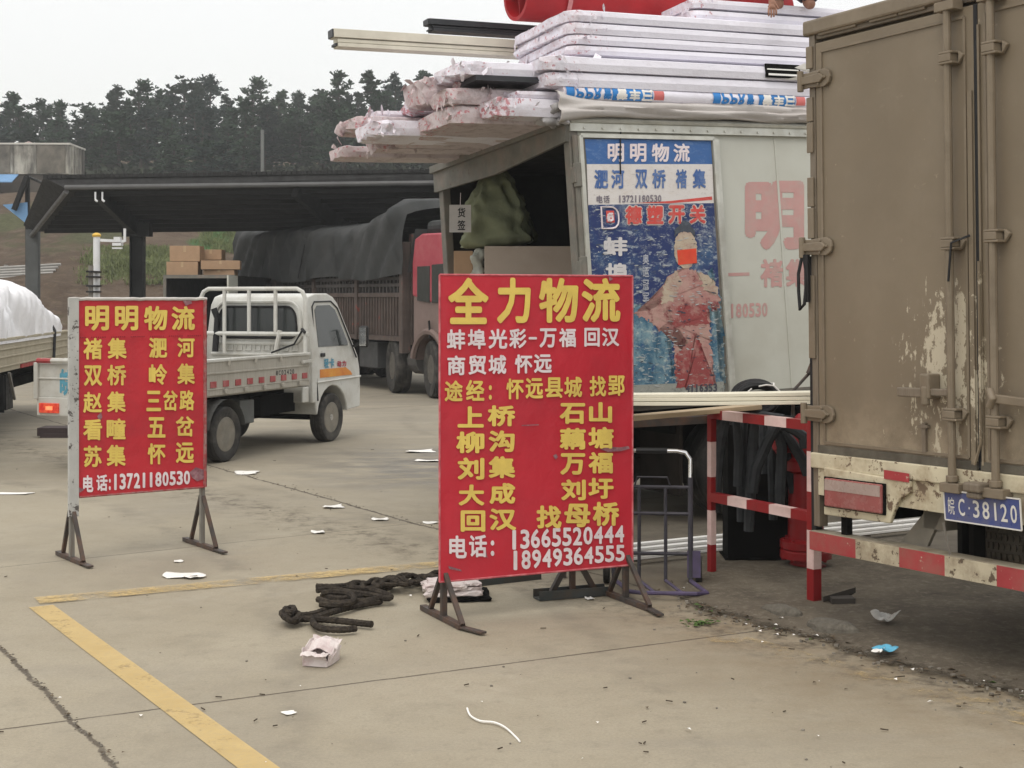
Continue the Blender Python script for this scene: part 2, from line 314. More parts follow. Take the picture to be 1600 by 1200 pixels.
M_pdkrose = m_print('flaking_crimson_print', [((.30, .065, .065), 1, 0, 1), ((.42, .20, .18), 7, .5, .62)], (.40, .26, .22), .55)
M_pcream = m_print('flaking_cream_print', [((.50, .42, .32), 1, 0, 1), ((.42, .30, .25), 6, .48, .62)], (.4, .22, .17), .5)
M_pgrey = m_print('worn_grey_print', [((.30, .31, .28), 1, 0, 1), ((.16, .17, .16), 9, .5, .6)], (.42, .42, .38), .6)
M_pdark = m_print('dark_hair_print', [((.06, .07, .09), 1, 0, 1)], (.15, .18, .22), .4)
M_pred = mat('bright_red_sticker', (.70, .07, .035), .5, .1, 9, (.6, .15, .06), .5, 16)
M_redl = mat('red_print', (.60, .07, .06), .5, .1, 9, (.55, .25, .22), .5, 14)

def emis(name, col, st):
    s = NT(name); s.b.inputs['Emission Color'].default_value = (*col, 1); s.b.inputs['Emission Strength'].default_value = st
    return s.fin(s.mix(s.ramp(s.noise(20, 3), .4, .6), (.45, .02, .02), (.6, .12, .05)), .3, 0, .5)
M_lit = emis('lit_brake_lens', (1, .06, .03), .22)
M_lith = emis('lit_bulb_glow', (1, .30, .12), 1.1)

# ------------------------------------------------------------------ mesh builder
class MB:
    def __init__(s): s.b = bmesh.new()
    def face(s, pts, mi=0):
        f = s.b.faces.new([s.b.verts.new(p) for p in pts]); f.material_index = mi; return f
    def loops(s, rings, mi=0, closed=True, caps=True):
        vs = [[s.b.verts.new(p) for p in r] for r in rings]; n = len(vs[0])
        for a, b in zip(vs, vs[1:]):
            for i in range(n if closed else n - 1):
                f = s.b.faces.new((a[i], a[(i + 1) % n], b[(i + 1) % n], b[i])); f.material_index = mi
        if caps and closed and n > 2:
            for r, rev in ((vs[0], True), (vs[-1], False)):
                f = s.b.faces.new(list(reversed(r)) if rev else r); f.material_index = mi
    def box(s, x0, x1, y0, y1, z0, z1, mi=0, M=None):
        c = [Vector((x, y, z)) for z in (z0, z1) for x, y in ((x0, y0), (x1, y0), (x1, y1), (x0, y1))]
        if M: c = [M @ v for v in c]
        s.loops([c[:4], c[4:]], mi)
    def prism(s, pts, off, mi=0):
        off = Vector(off); a = [Vector(p) for p in pts]; s.loops([a, [p + off for p in a]], mi)
    def xz(s, pts, y0, y1, mi=0): s.prism([(x, y0, z) for x, z in pts], (0, y1 - y0, 0), mi)
    def bar(s, p, q, w, h=None, mi=0, up=(0, 0, 1)):
        p, q = Vector(p), Vector(q); d = (q - p).normalized(); h = h or w; u = Vector(up)
        if abs(d.dot(u)) > .95: u = Vector((1, 0, 0)) if abs(d.x) < .9 else Vector((0, 1, 0))
        a = d.cross(u).normalized() * w / 2; b = a.cross(d).normalized() * h / 2
        s.loops([[e + a * i + b * j for i, j in ((-1, -1), (1, -1), (1, 1), (-1, 1))] for e in (p, q)], mi)
    def tube(s, pts, r, n=8, mi=0, closed=False):
        pts = [Vector(p) for p in pts]; rings = []; m = len(pts); prev = None
        for i, p in enumerate(pts):
            if closed: t = (pts[(i + 1) % m] - pts[i - 1])
            else: t = pts[min(i + 1, m - 1)] - pts[max(i - 1, 0)]
            t = t.normalized() if t.length > 1e-9 else Vector((1, 0, 0))
            if prev is None: prev = t.orthogonal().normalized()
            prev = (prev - t * prev.dot(t)); prev = prev.normalized() if prev.length > 1e-6 else t.orthogonal().normalized()
            q = t.cross(prev); rr = r[i] if isinstance(r, (list, tuple)) else r
            rings.append([p + (prev * math.cos(2 * math.pi * k / n) + q * math.sin(2 * math.pi * k / n)) * rr for k in range(n)])
        if closed: rings.append(rings[0])
        s.loops(rings, mi, caps=not closed)
    def lathe(s, prof, M, n=24, mi=0):
        s.loops([[M @ Vector((r * math.cos(2 * math.pi * k / n), r * math.sin(2 * math.pi * k / n), z)) for k in range(n)] for r, z in prof], mi)
    def grid(s, fn, nu, nv, mi=0):
        v = [[s.b.verts.new(fn(i / nu, j / nv)) for j in range(nv + 1)] for i in range(nu + 1)]
        for i in range(nu):
            for j in range(nv):
                f = s.b.faces.new((v[i][j], v[i + 1][j], v[i + 1][j + 1], v[i][j + 1])); f.material_index = mi
    def build(s, name, mats, parent=None, M=None, smooth=False, bevel=0, world=False, label=None, warp=None):
        bmesh.ops.remove_doubles(s.b, verts=s.b.verts, dist=1e-5)
        bmesh.ops.recalc_face_normals(s.b, faces=s.b.faces)
        if world and parent is not None: bmesh.ops.transform(s.b, matrix=parent.matrix_world.inverted(), verts=s.b.verts)
        if warp:
            for v in s.b.verts: v.co = warp(v.co)
        me = bpy.data.meshes.new(name); s.b.to_mesh(me); s.b.free()
        for m in (mats if isinstance(mats, (list, tuple)) else [mats]): me.materials.append(m)
        if smooth:
            for p in me.polygons: p.use_smooth = True
            me.set_sharp_from_angle(angle=R(smooth if smooth is not True else 35))
        o = bpy.data.objects.new(name, me); COL.objects.link(o)
        if parent is not None: o.parent = parent
        if M is not None: o.matrix_world = M
        if bevel:
            b = o.modifiers.new('edge', 'BEVEL'); b.width = bevel; b.segments = 2; b.limit_method = 'ANGLE'; b.angle_limit = R(40)
        if label: o['label'] = label
        return o

def tag(o, label, cat, group=None, kind=None):
    if label: o['label'] = label
    if cat: o['category'] = cat
    if group: o['group'] = group
    if kind: o['kind'] = kind
    return o
def thing(name, label, cat, M=None, group=None):
    o = bpy.data.objects.new(name, None); COL.objects.link(o); o.empty_display_size = .2
    o.matrix_world = M if M is not None else Matrix(); bpy.context.view_layer.update()
    return tag(o, label, cat, group)
def struct(o): o['kind'] = 'structure'; return o
def T(x, y, z): return Matrix.Translation((x, y, z))

# ------------------------------------------------------------------ lettering
GLY = {}
def glyph(ch):
    if ch not in GLY:
        c = bpy.data.curves.new('lettering', 'FONT'); c.body = ch; c.resolution_u = 3
        o = bpy.data.objects.new('lettering', c); COL.objects.link(o); bpy.context.view_layer.update()
        m = bpy.data.meshes.new_from_object(o.evaluated_get(bpy.context.evaluated_depsgraph_get()))
        vs = [(v.co.x, v.co.y) for v in m.vertices]; fs = [tuple(p.vertices) for p in m.polygons]
        bpy.data.objects.remove(o); bpy.data.curves.remove(c); bpy.data.meshes.remove(m)
        GLY[ch] = (vs, fs)
    return GLY[ch]
def put(mb, ch, fn, bold=.03, mi=0, dz=.00012):
    """fn(u, v, depth) maps the character's own unit box onto the surface; strokes are thickened by shifted copies"""
    vs, fs = glyph(ch)
    if not vs: return
    x0, x1 = min(v[0] for v in vs), max(v[0] for v in vs); y0, y1 = min(v[1] for v in vs), max(v[1] for v in vs)
    bx = bold; w = x1 - x0 + 2 * bx; h = y1 - y0 + 2 * bx; k = 0
    sh = [(0, 0)] if bold <= 0 else [(bx * math.cos(a), bx * math.sin(a)) for a in [i * math.pi / 4 for i in range(8)]] + [(0, 0)]
    for sx, sy in sh:
        ps = [mb.b.verts.new(fn((x + sx - x0 + bx) / w, (y + sy - y0 + bx) / h, k * dz)) for x, y in vs]; k += 1
        for f in fs:
            try: mb.b.faces.new([ps[i] for i in f]).material_index = mi
            except ValueError: pass
def text_px(mb, M, ch, x0, x1, yt, yb, c, bold=.03, mi=0):
    """one character whose photo rectangle is known, laid on the plane local y = c of frame M"""
    q = [onp(M, *p, 1, c) for p in ((x0, yb), (x1, yb), (x1, yt), (x0, yt))]
    def fn(u, v, d):
        a = q[0].lerp(q[1], u); b = q[3].lerp(q[2], u); r = a.lerp(b, v); return Vector((r.x, r.y - d, r.z))
    put(mb, ch, fn, bold, mi)
def rows_px(mb, M, c, crop, rows, bold=.03, only=None):
    ox, oy, s = crop
    for spec, yl0, yl1, yr0, yr1 in rows:
        cells = spec.split(); xs = []
        for t in cells:
            ch = t[0]; a, b = t[1:].split('-'); xs.append((ch, float(a), float(b)))
        X0, X1 = xs[0][1], xs[-1][2]
        for k, (ch, a, b) in enumerate(xs):
            if only is not None and k not in only: continue
            t = ((a + b) / 2 - X0) / max(1, X1 - X0); y0 = yl0 + (yr0 - yl0) * t; y1 = yl1 + (yr1 - yl1) * t
            if ch == '-': ym = (y0 + y1) / 2; y0, y1 = ym - 4, ym + 4
            if ch in ':：': h = y1 - y0; y0, y1 = y0 + .28 * h, y1 - .02 * h; ch = ':'
            text_px(mb, M, ch, ox + a / s, ox + b / s, oy + y0 / s, oy + y1 / s, c, bold)
def lettering(parent, m, M, c, crop, rows, bold=.03, name='lettering'):
    for r in rows:
        cells = r[0].split(); groups = [[0]]
        for k in range(1, len(cells)):
            e0 = float(cells[k - 1][1:].split('-')[-1]); a1, b1 = map(float, cells[k][1:].split('-')[-2:])
            if a1 - e0 > .3 * (b1 - a1) and a1 - e0 > 11: groups.append([])
            groups[-1].append(k)
        for g in groups: b = MB(); rows_px(b, M, c, crop, [r], bold, set(g)); b.build(name, m, parent)
def spread(s, x0, x1):
    w = (x1 - x0) / len(s); return ' '.join('%s%.1f-%.1f' % (ch, x0 + i * w + w * (.30 if ch == '1' else .06), x0 + (i + 1) * w - w * (.34 if ch == '1' else .06)) for i, ch in enumerate(s))

# ================================================================== SETTING
b = MB(); b.grid(lambda u, v: Vector((-120 + 240 * u, -12 + 62 * v, 0)), 2, 2)
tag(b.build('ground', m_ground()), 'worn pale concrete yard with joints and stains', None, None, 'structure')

b = MB(); b.grid(lambda u, v: Vector((-110 + 220 * u, 40 + 140 * v, hz(-110 + 220 * u, 40 + 140 * v))), 150, 110)
tag(b.build('hill', m_hill(), smooth=80), 'bare brown slope with grass patches', None, None, 'structure')

def strip(name, pts, w, m, z=.004, label=None):
    b = MB(); p = [Vector((q.x, q.y, z)) for q in pts]; n = 40; L_, R_ = [], []
    for i in range(n + 1):
        q = p[0].lerp(p[1], i / n); d = (p[1] - p[0]).normalized(); s = Vector((-d.y, d.x, 0)) * w / 2
        j = .006 * noise.noise(q * 9); L_.append(q + s * (1 + j)); R_.append(q - s * (1 - j))
    b.loops([L_, R_], closed=False, caps=False); return tag(b.build(name, m), label, None, None, 'structure')
strip('road_marking', (G(64, 948), G(470, 1250)), .135, m_line('yellow_line_paint', .38), label='yellow painted bay line')
strip('road_marking', (G(58, 940), G(760, 876)), .20, m_line('faded_yellow_paint', .56), .008, 'faded yellow bay line')
strip('road_marking', (G(1085, 985), G(1680, 1142)), .22, m_line('ghost_yellow_paint', .69), label='nearly worn off yellow line')

edge = [(1060, 935), (1085, 955), (1130, 968), (1180, 984), (1230, 995), (1290, 1008), (1370, 1040), (1440, 1058), (1530, 1078), (1600, 1098), (1700, 1128)]
b = MB(); rings = []
def dirt_edge():
    out = []
    for (a, c) in zip(edge, edge[1:]):
        for i in range(8):
            t = i / 8; g = G(a[0] + (c[0] - a[0]) * t, a[1] + (c[1] - a[1]) * t); g = Vector((g.x, g.y, 0))
            out.append(g + Vector((.03 * noise.noise(g * 9), .09 * noise.noise(g * 5 + Vector((3, 0, 0))), 0)))
    return out
de = dirt_edge()
for k in range(16):
    t = (k / 15) ** 1.5
    ring = []
    for g in de:
        q = g + Vector((.25, 1.0, 0)) * 2.6 * t
        ring.append(Vector((q.x, q.y, .012 + min(1, t * 9) * (.018 + .035 * max(0, noise.noise(q * 4))) * (1 - .5 * t))))
    rings.append(ring)
b.loops(rings, closed=False, caps=False)
do = b.build('dirt_ground', m_dirt(), smooth=80); tag(do, 'dark strip of dirt along the parked trucks', None, None, 'structure')
at = do.data.attributes.new('fade', 'FLOAT', 'POINT')
for i, v in enumerate(do.data.vertices): at.data[i].value = min(1.0, (i // len(de)) / 15)

# far wood behind: individual pines
M_leafs = [m_leaf('pine_needles', (.020, .042, .024), (.044, .070, .040)), m_leaf('pine_needles_bluish', (.016, .030, .024), (.032, .052, .042))]
M_bark = mat('pine_bark', (.055, .045, .038), .9, .3, 3)
def pine(seed, h, kind):
    rnd = random.Random(seed); t = MB(); c = MB()
    lean = Vector((rnd.uniform(-.05, .05), rnd.uniform(-.05, .05), 1))
    t.tube([lean * (h * k / 6) + Vector((rnd.uniform(-.06, .06), 0, 0)) for k in range(7)], [.16 * (1 - k / 7.5) for k in range(7)], 7)
    nb = {0: 46, 1: 34, 2: 40}[kind]
    for i in range(nb):
        f = (.16 if kind != 1 else .34) + (.83 if kind != 1 else .65) * (i / nb); z = h * f
        reach = {0: 2.0 * (1 - f) ** .8 + .16, 1: (1.45 * math.sin(min(1, (1.04 - f) * 1.9) * 1.57) + .12), 2: 2.3 * (1 - f) ** .62 + .18}[kind] * rnd.uniform(.5, 1.15)
        a = rnd.uniform(0, 6.283); d = Vector((math.cos(a), math.sin(a), rnd.uniform(.05, .4) + .9 * f ** 4)); o = lean * z
        t.tube([o, o + d * reach * .6, o + d * reach], [.035, .025, .012], 4)
        for j in range(3 + int(reach * 2.2)):
            q = o + d * reach * rnd.uniform(.3, 1.05) + Vector([rnd.gauss(0, .13) for _ in range(3)])
            s = rnd.uniform(.18, .34)
            for k in range(11):
                n = Vector([rnd.gauss(0, 1) for _ in range(3)]).normalized(); n.z = abs(n.z) * .8 + .1
                w = n.orthogonal().normalized() * s * rnd.uniform(.16, .34)
                tip = q + n * s * rnd.uniform(.7, 1.5)
                c.face([q - w * .5, q + w * .5, tip + w, tip - w])
    for j in range(26):
        q = lean * (h * rnd.uniform(.9, 1.04)) + Vector((rnd.gauss(0, .07), rnd.gauss(0, .07), 0)); s = rnd.uniform(.14, .24)
        for k in range(6):
            n = Vector((rnd.gauss(0, .6), rnd.gauss(0, .6), rnd.uniform(.2, 1.1))); w = n.orthogonal().normalized() * s * .25; tip = q + n * s
            c.face([q - w * .5, q + w * .5, tip + w, tip - w])
    return t, c
vari = []
for i in range(9):
    kind = i % 3; h = [6.6, 7.6, 5.8][kind] + (i // 3) * .5
    t, c = pine(40 + i, h, kind); vari.append((t, c, kind, h))
kinds = [('dark pine with a pointed layered crown on the hilltop', 'conical'), ('tall thin pine with bare lower trunk and sparse top', 'sparse'), ('broad dark pine with a rounded spreading crown', 'broad')]
protos = []
for i, (t, c, kind, h) in enumerate(vari):
    r = thing('pine_tree', kinds[kind][0] + ' in the wood behind the shed', 'tree', T(0, 0, 0), 'pines of the far wood')
    t.build('trunk', M_bark, r, smooth=True); c.build('crown', M_leafs[kind % 2], r); protos.append([r, h, False])
rnd = random.Random(11)
def plant(x, y, top=None, k=None):
    p = protos[k if k is not None else rnd.randrange(9)]; r = p[0]
    if p[2]:
        n = r.copy(); COL.objects.link(n)
        for ch in r.children: c = ch.copy(); COL.objects.link(c); c.parent = n
    else: n = r; p[2] = True
    z = hz(x, y) - .15; s = ((top - z) / p[1]) if top else rnd.uniform(.8, 1.05)
    n.location = (x, y, z); n.scale = (max(s, .85) * rnd.uniform(.95, 1.2),) * 2 + (s,); n.rotation_euler.z = rnd.uniform(0, 6.28)
def skyline(px):
    pts = [(-40, 165), (20, 150), (60, 165), (90, 158), (130, 170), (175, 135), (210, 140), (245, 150), (285, 128), (325, 124), (355, 150), (390, 135), (430, 150), (470, 145), (500, 150), (530, 118), (560, 135), (580, 120), (620, 125), (655, 122), (690, 132), (760, 130)]
    for (a, ya), (c, yc) in zip(pts, pts[1:]):
        if a <= px <= c: return ya + (yc - ya) * (px - a) / (c - a)
    return 135
for k, px in [(0, 22), (2, 68), (0, 98), (5, 135), (3, 176), (2, 215), (8, 245), (5, 285), (1, 325), (6, 358), (2, 392), (8, 432), (0, 470), (2, 500), (3, 532), (6, 582), (1, 618), (3, 655), (0, 690), (5, 730), (-1, -20)]:
    Y = rnd.uniform(112, 122); p = P(px, skyline(px) + rnd.uniform(-4, 4), Y); plant(p.x, Y, p.z, k if k >= 0 else None)
for row, (Y0, n, dy) in enumerate([(106, 24, 24), (124, 30, 15), (99, 22, 52), (92, 20, 84), (86, 15, 108)]):
    for i in range(n):
        px = -50 + 830 * (i + rnd.uniform(.1, .9)) / n
        if row == 4 and px < 190: continue
        Y = Y0 + rnd.uniform(-3, 3); p = P(px, skyline(px) + dy + rnd.uniform(-8, 14), Y)
        if p.z - hz(p.x, Y) > 2.2: plant(p.x, Y, p.z)
for p in protos:
    if not p[2]:
        for ch in list(p[0].children): bpy.data.objects.remove(ch)
        bpy.data.objects.remove(p[0])
# scrub under the pines
b = MB(); rnd2 = random.Random(5)
for i in range(2600):
    px = rnd2.uniform(-60, 800); Y = rnd2.uniform(74, 108); x = (px - 800) * Y / F
    if px < 190 and Y < 84: continue
    z = hz(x, Y); s = rnd2.uniform(.3, .8)
    for k in range(5):
        n = Vector((rnd2.gauss(0, .6), rnd2.gauss(0, .6), rnd2.uniform(.3, 1.2))); w = Vector((rnd2.gauss(0, 1), rnd2.gauss(0, 1), 0)).normalized() * s * .35
        q = Vector((x + rnd2.gauss(0, .3), Y + rnd2.gauss(0, .3), z - .05)); b.face([q - w, q + w, q + n * s + w * .6, q + n * s - w * .6])
tag(b.build('undergrowth', m_leaf('scrub_leaves', (.022, .032, .02), (.046, .05, .034))), 'low dark scrub covering the slope under the pines', 'undergrowth', None, 'stuff')
b = MB()
for (x0, x1, y0, y1, n) in ((130, 265, 388, 446, 3500), (312, 386, 356, 396, 2200)):
    for i in range(n):
        px, py = rnd2.uniform(x0, x1), rnd2.uniform(y0, y1)
        if noise.noise(Vector((px * .05, py * .07, 1))) + .4 * noise.noise(Vector((px * .2, py * .2, 1))) < -.1: continue
        Y = None
        for k in range(440, 1100, 3):
            q = P(px, py, k / 10)
            if hz(q.x, k / 10) >= q.z: Y = k / 10; break
        if Y is None: continue
        q = Vector((q.x, Y, hz(q.x, Y) - .03))
        for k in range(3):
            n_ = Vector((rnd2.gauss(0, .06), rnd2.gauss(0, .06), rnd2.uniform(.08, .2))); w = Vector((rnd2.gauss(0, 1), rnd2.gauss(0, 1), 0)).normalized() * .022; q = q + Vector((rnd2.gauss(0, .12), rnd2.gauss(0, .12), 0))
            b.face([q - w, q + w, q + n_ + w * .4, q + n_ - w * .4])
tag(b.build('grass', m_leaf('slope_grass', (.10, .125, .05), (.17, .19, .085))), 'patches of green grass on the bare slope', 'grass', None, 'stuff')

# building on the slope
Mb = frame(P(108, 272, 78).to_2d().to_3d(), (1, .02))
bl = thing('concrete_building', 'stained concrete building with a panelled parapet on the slope', 'building', Mb)
zt, zb = P(0, 226, 78).z, P(0, 272, 78).z
b = MB(); b.box(-9, 0, 0, 3.0, zb, zt); b.build('parapet', M_conc, bl)
b = MB(); b.box(-8.8, -.15, .15, 2.9, 3.5, zb); b.build('wall', mat('dark_building_wall', (.10, .085, .07), .9, .3, 1), bl)
b = MB(); b.box(-9.05, .06, -.06, 3.06, zt, zt + .09); b.build('coping', mat('pale_coping', (.55, .53, .48), .9, .1, 1), bl)
for x in (-8.3, -6.9, -5.6, -4.2, -3.0, -1.8, -.08): b = MB(); b.box(x - .06, x + .06, -.07, 0, zb + .02, zt); b.build('pilaster', M_conc, bl)
for y in (.5, 1.0, 1.5, 2.05, 2.6): b = MB(); b.box(0, .07, y - .06, y + .06, zb + .02, zt); b.build('pilaster', M_conc, bl)
for k, (x0, x1) in enumerate(((-6.8, -5.7), (-4.1, -3.1), (-1.7, -.2))): b = MB(); b.box(x0, x1, -.03, -.001, zb + .04, zt - .02); b.build('stained_panel', mat('dark_stained_panel', (.16, .145, .12), .9, .35, 1.2, (.05, .046, .04), .9, 1.1), bl)
b = MB(); b.xz([(-3.3, zt + .09), (-2.6, zt + .33), (-1.9, zt + .09)], 1.5, 3.0); b.build('gable', mat('pink_gable', (.5, .40, .38), .9), bl)
b = MB(); b.prism([(-9, -.2, zb - .08), (-2.6, -.2, zb - .08), (-2.6, -1.3, zb - .55), (-9, -1.3, zb - .55)], (0, 0, .05)); b.build('awning', M_blue, bl)

# shed
FL, FR, BR_, BL_ = P(103, 293, 30.8), P(1020, 281, 28.9), P(1020, 352, 32.0), P(50, 362, 34)
FL.z = FR.z = 4.03
sh = thing('open_shed', 'long dark open shed with a corrugated cantilever roof on posts', 'shed', T(FL.x, 32, 0))
TFL, TFR = P(68, 277, 31.0), P(1020, 262, 28.9)
b = MB(); up = Vector((0, 0, .06))
b.loops([[FL, FR, BR_, BL_], [TFL, TFR, BR_ + Vector((0, 0, .22)), BL_ + Vector((-.2, 0, .15))]])
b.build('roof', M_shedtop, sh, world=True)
b = MB()
for k in range(9):
    t = (k + .6) / 9.2; a = FL.lerp(BL_, t); c = FR.lerp(BR_, t); d = Vector((0, 0, -.05)); b.bar(a + d + Vector((.25, 0, 0)), c + d, .06, .09)
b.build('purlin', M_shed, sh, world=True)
b = MB(); d = Vector((0, -.06, .02)); b.tube([FL + d, FL.lerp(FR, .5) + d, FR + d], .05, 8); b.build('gutter_pipe', M_shedlt, sh, world=True)
b = MB(); b.tube([FL + Vector((.03, -.05, -.06)), BL_ + Vector((0, -.05, -.1))], .055, 8); b.build('edge_pipe', M_shedlt, sh, world=True)
b = MB(); n = 120
for i in range(n):
    q = TFL.lerp(TFR, (i + .5) / n); b.box(q.x - .045, q.x + .045, q.y - .05, q.y + .35, q.z - .03, q.z + .045)
b.build('roof_edge', M_shedtop, sh, world=True)
for px, Y in ((215, 32.6), (537, 31.7), (860, 31.0)):
    q = P(px, 352, Y); f = FL.lerp(FR, (px - 103 - 62) / 917.0); b = MB()
    b.box(q.x - .14, q.x + .14, Y - .02, Y + .02, 0, q.z + .1); b.box(q.x - .145, q.x - .125, Y - .14, Y + .14, 0, q.z + .1); b.box(q.x + .125, q.x + .145, Y - .14, Y + .14, 0, q.z + .1)
    b.build('post', M_shed, sh, world=True)
    b = MB(); b.bar((q.x, Y, q.z - .1), (f.x, f.y + .1, f.z - .06), .14, .34); b.box(q.x - .3, q.x + .3, Y - .2, Y + .15, q.z - .25, q.z + .05)
    b.build('bracket', M_shed, sh, world=True)
b = MB(); b.box(*(P(42, 0, 34).x, P(61, 0, 34).x), 33.9, 34.1, 0, BL_.z + .05); b.build('post', mat('grey_end_post', (.085, .09, .09), .7, .2), sh, world=True)
for px in (149, 160):
    q = P(px, 300, 30.6); b = MB(); b.tube([q, q + Vector((0, 0, -.16))], .02, 6); b.tube([q + Vector((0, -.02, -.16)), q + Vector((.05, -.02, -.2))], .025, 6); b.build('hook', M_poleW, sh, world=True)

aw = thing('blue_awning', 'blue triangular sheet hung from a dark leaning strut beside the shed', 'awning', T(-11, 34.5, 0))
b = MB(); b.prism([P(4, 320, 34.6), P(42, 316, 34.6), P(43, 351, 34.6)], (0, .06, 0)); b.build('sheet', M_blue, aw, world=True)
b = MB(); b.bar(P(22, 328, 34.5), P(42, 276, 34.5), .13, .1); b.bar(P(43, 274, 34.7), (P(44, 0, 34.7).x, 34.7, 0), .09); b.bar(P(44, 276, 34.7), P(68, 287, 34.0), .05); b.build('strut', M_shed, aw, world=True)

lp = thing('lamp_post', 'white steel post with yellow cap and a floodlight arm', 'lamp post', T(P(151, 465, 27).x, 27, 0))
x = P(151, 0, 27).x
b = MB(); b.tube([(x, 27, 0), (x, 27, P(0, 370, 27).z)], .062, 12); b.build('pole', M_poleW, lp, world=True, smooth=True)
b = MB(); b.lathe([(.075, 0), (.085, .03), (.06, .06), (.02, .075)], T(x, 27, P(0, 370, 27).z), 12); b.build('cap', M_poleY, lp, world=True, smooth=True)
b = MB(); b.bar((x, 27, P(0, 375, 27).z), P(194, 377, 27), .035, .05); b.bar(P(195, 357, 27), P(195, 378, 27), .04); b.build('arm', M_poleW, lp, world=True)
q = P(184, 378, 27); b = MB(); b.box(q.x - .08, q.x + .08, 26.92, 27.08, q.z - .07, q.z - .02); b.box(q.x - .09, q.x + .09, 26.94, 27.0, q.z - .13, q.z - .1); b.box(q.x - .06, q.x + .06, 26.94, 27.06, q.z, q.z + .09); b.build('floodlight', M_poleW, lp, world=True)
x2 = P(142, 0, 26.6).x; b = MB(); b.tube([(x2, 26.6, 0), (x2, 26.6, P(0, 415, 26.6).z)], .045, 10); b.build('side_pipe', M_grey, lp, world=True, smooth=True)
b = MB()
for y in (425, 433, 447, 456): b.box(x2 - .06, x + .07, 26.5, 27.07, P(0, y, 27).z - .015, P(0, y, 27).z + .015)
b.build('band', M_black, lp, world=True)

b = MB(); x = P(410, 0, 84).x; b.tube([(x, 84, hz(x, 84) - .3), (x, 84, P(0, 203, 84).z)], .1, 8)
tag(b.build('utility_pole', mat('pale_pole', (.16, .165, .155), .8, .1, 1)), 'slim grey utility pole in front of the dark pines', 'pole')
b = MB()
for i in range(5):
    a, c = P(-30, 420 + i * 4, 53.6 - i * .1), P(95 - i * 4, 413 + i * 4.5, 53.8 - i * .1); b.tube([a, c], .05, 6)
for px in (10, 60): q = P(px, 416, 54); b.box(q.x - .06, q.x + .06, 53.9, 54.05, hz(q.x, 54) - .3, q.z + .05)
tag(b.build('pipe_rack', mat('weathered_pipes', (.30, .29, .27), .7)), 'rack of long pale pipes lying on the slope', 'pipes')

# ================================================================== VEHICLES
M_hub = mat('silver_hub', (.45, .44, .42), .35, .2, 12, (.25, .22, .18), .5, 9, metal=.5)
def wheel(parent, M, r, w, rim_m=None, label=None, lug=True, tr=.62, hub=False):
    """tyre with its rim as a sub-part; M puts the hub at the origin with the axle along z, outer face towards +z"""
    b = MB(); h = w / 2; ri = r * tr
    b.lathe([(ri, -h * .8), (r * .80, -h), (r * .95, -h * .95), (r, -h * .7), (r, -h * .28), (r * .985, -h * .25), (r * .985, -h * .18), (r, -h * .15), (r, h * .15), (r * .985, h * .18), (r * .985, h * .25), (r, h * .28), (r, h * .7), (r * .95, h * .95), (r * .80, h), (ri, h * .8), (ri, -h * .8)], M, 36)
    t = b.build('wheel', M_rubber, parent, smooth=30, label=label)
    b = MB(); b.lathe([(ri * 1.01, h * .82), (ri * .95, h * .86), (ri * .90, h * .35), (ri * .80, h * .10), (ri * .70, h * .34), (ri * .50, h * .12), (ri * .36, h * .10), (ri * .34, h * .55), (ri * .22, h * .60), (.001, h * .60)], M, 30)
    if lug:
        for k in range(6):
            a = k * math.pi / 3; c = M @ Vector((ri * .56 * math.cos(a), ri * .56 * math.sin(a), h * .26)); d = M.to_3x3() @ Vector((0, 0, h * .16)); b.tube([c, c + d], ri * .055, 6)
    b.build('rim', rim_m or M_rim, t, smooth=30)
    if hub: b = MB(); b.lathe([(ri * .50, h * .34), (ri * .50, h * .52), (ri * .36, h * .66), (ri * .22, h * .70), (ri * .20, h * .88), (.001, h * .90)], M, 20); b.build('hub', M_hub, t, smooth=30)
    else:
        b = MB()
        for k in range(5): a = k * 2 * math.pi / 5 + .3; b.lathe([(ri * .085, 0), (ri * .085, h * .012), (.0005, h * .012)], M @ T(ri * .79 * math.cos(a), ri * .79 * math.sin(a), h * .335), 10)
        if lug: b.build('rim_hole', M_black, t)
    return t
def axle(x, y, z, side): return Matrix.Translation((x, y, z)) @ Matrix.Rotation(R(90) * side, 4, 'X')   # side +1: outer face to -y

M_tape = mat('dull_red_reflector', (.36, .06, .065), .45, .15, 9, (.35, .27, .24), .5, 9)
# ---- small white flatbed truck
Mm = frame(Vector((-3.03, 15.67, 0)), (.356, .934))
mt = thing('small_truck', 'small white flatbed truck with pipe rack behind its cab, empty bed', 'truck', Mm)
W = 1.47
def warp(v): return Vector((v.x, W / 2 + (v.y - W / 2) * (1 - .13 * max(0, v.z - 1.08) / .72), v.z))
prof = [(1.87, .50), (1.86, 1.10), (1.87, 1.66), (1.93, 1.76), (2.10, 1.80), (2.42, 1.80), (2.56, 1.76), (2.66, 1.68), (2.94, 1.20), (3.06, 1.02), (3.11, .86), (3.13, .60), (3.12, .38), (2.80, .36)]
arch = [(2.387 + .385 * math.cos(a), .30 + .385 * math.sin(a)) for a in [R(8 + 164 * k / 10) for k in range(11)]]
b = MB(); b.xz(prof + arch + [(1.98, .36), (1.95, .5)], 0, W); b.build('cab', M_van, mt, warp=warp, bevel=.018, smooth=30)
b = MB(); b.xz([(2.04, 1.16), (2.05, 1.60), (2.12, 1.655), (2.44, 1.66), (2.57, 1.60), (2.80, 1.20), (2.80, 1.16)], -.006, .01); b.build('door_window', M_glass, mt, warp=warp)
b = MB(); b.tube([(2.0, -.008, .52), (1.99, -.008, 1.64), (2.06, -.008, 1.70), (2.48, -.008, 1.705), (2.63, -.008, 1.62), (2.90, -.008, 1.16), (3.0, -.008, 1.0)], .010, 5); b.build('door_seal', M_black, mt, warp=warp)
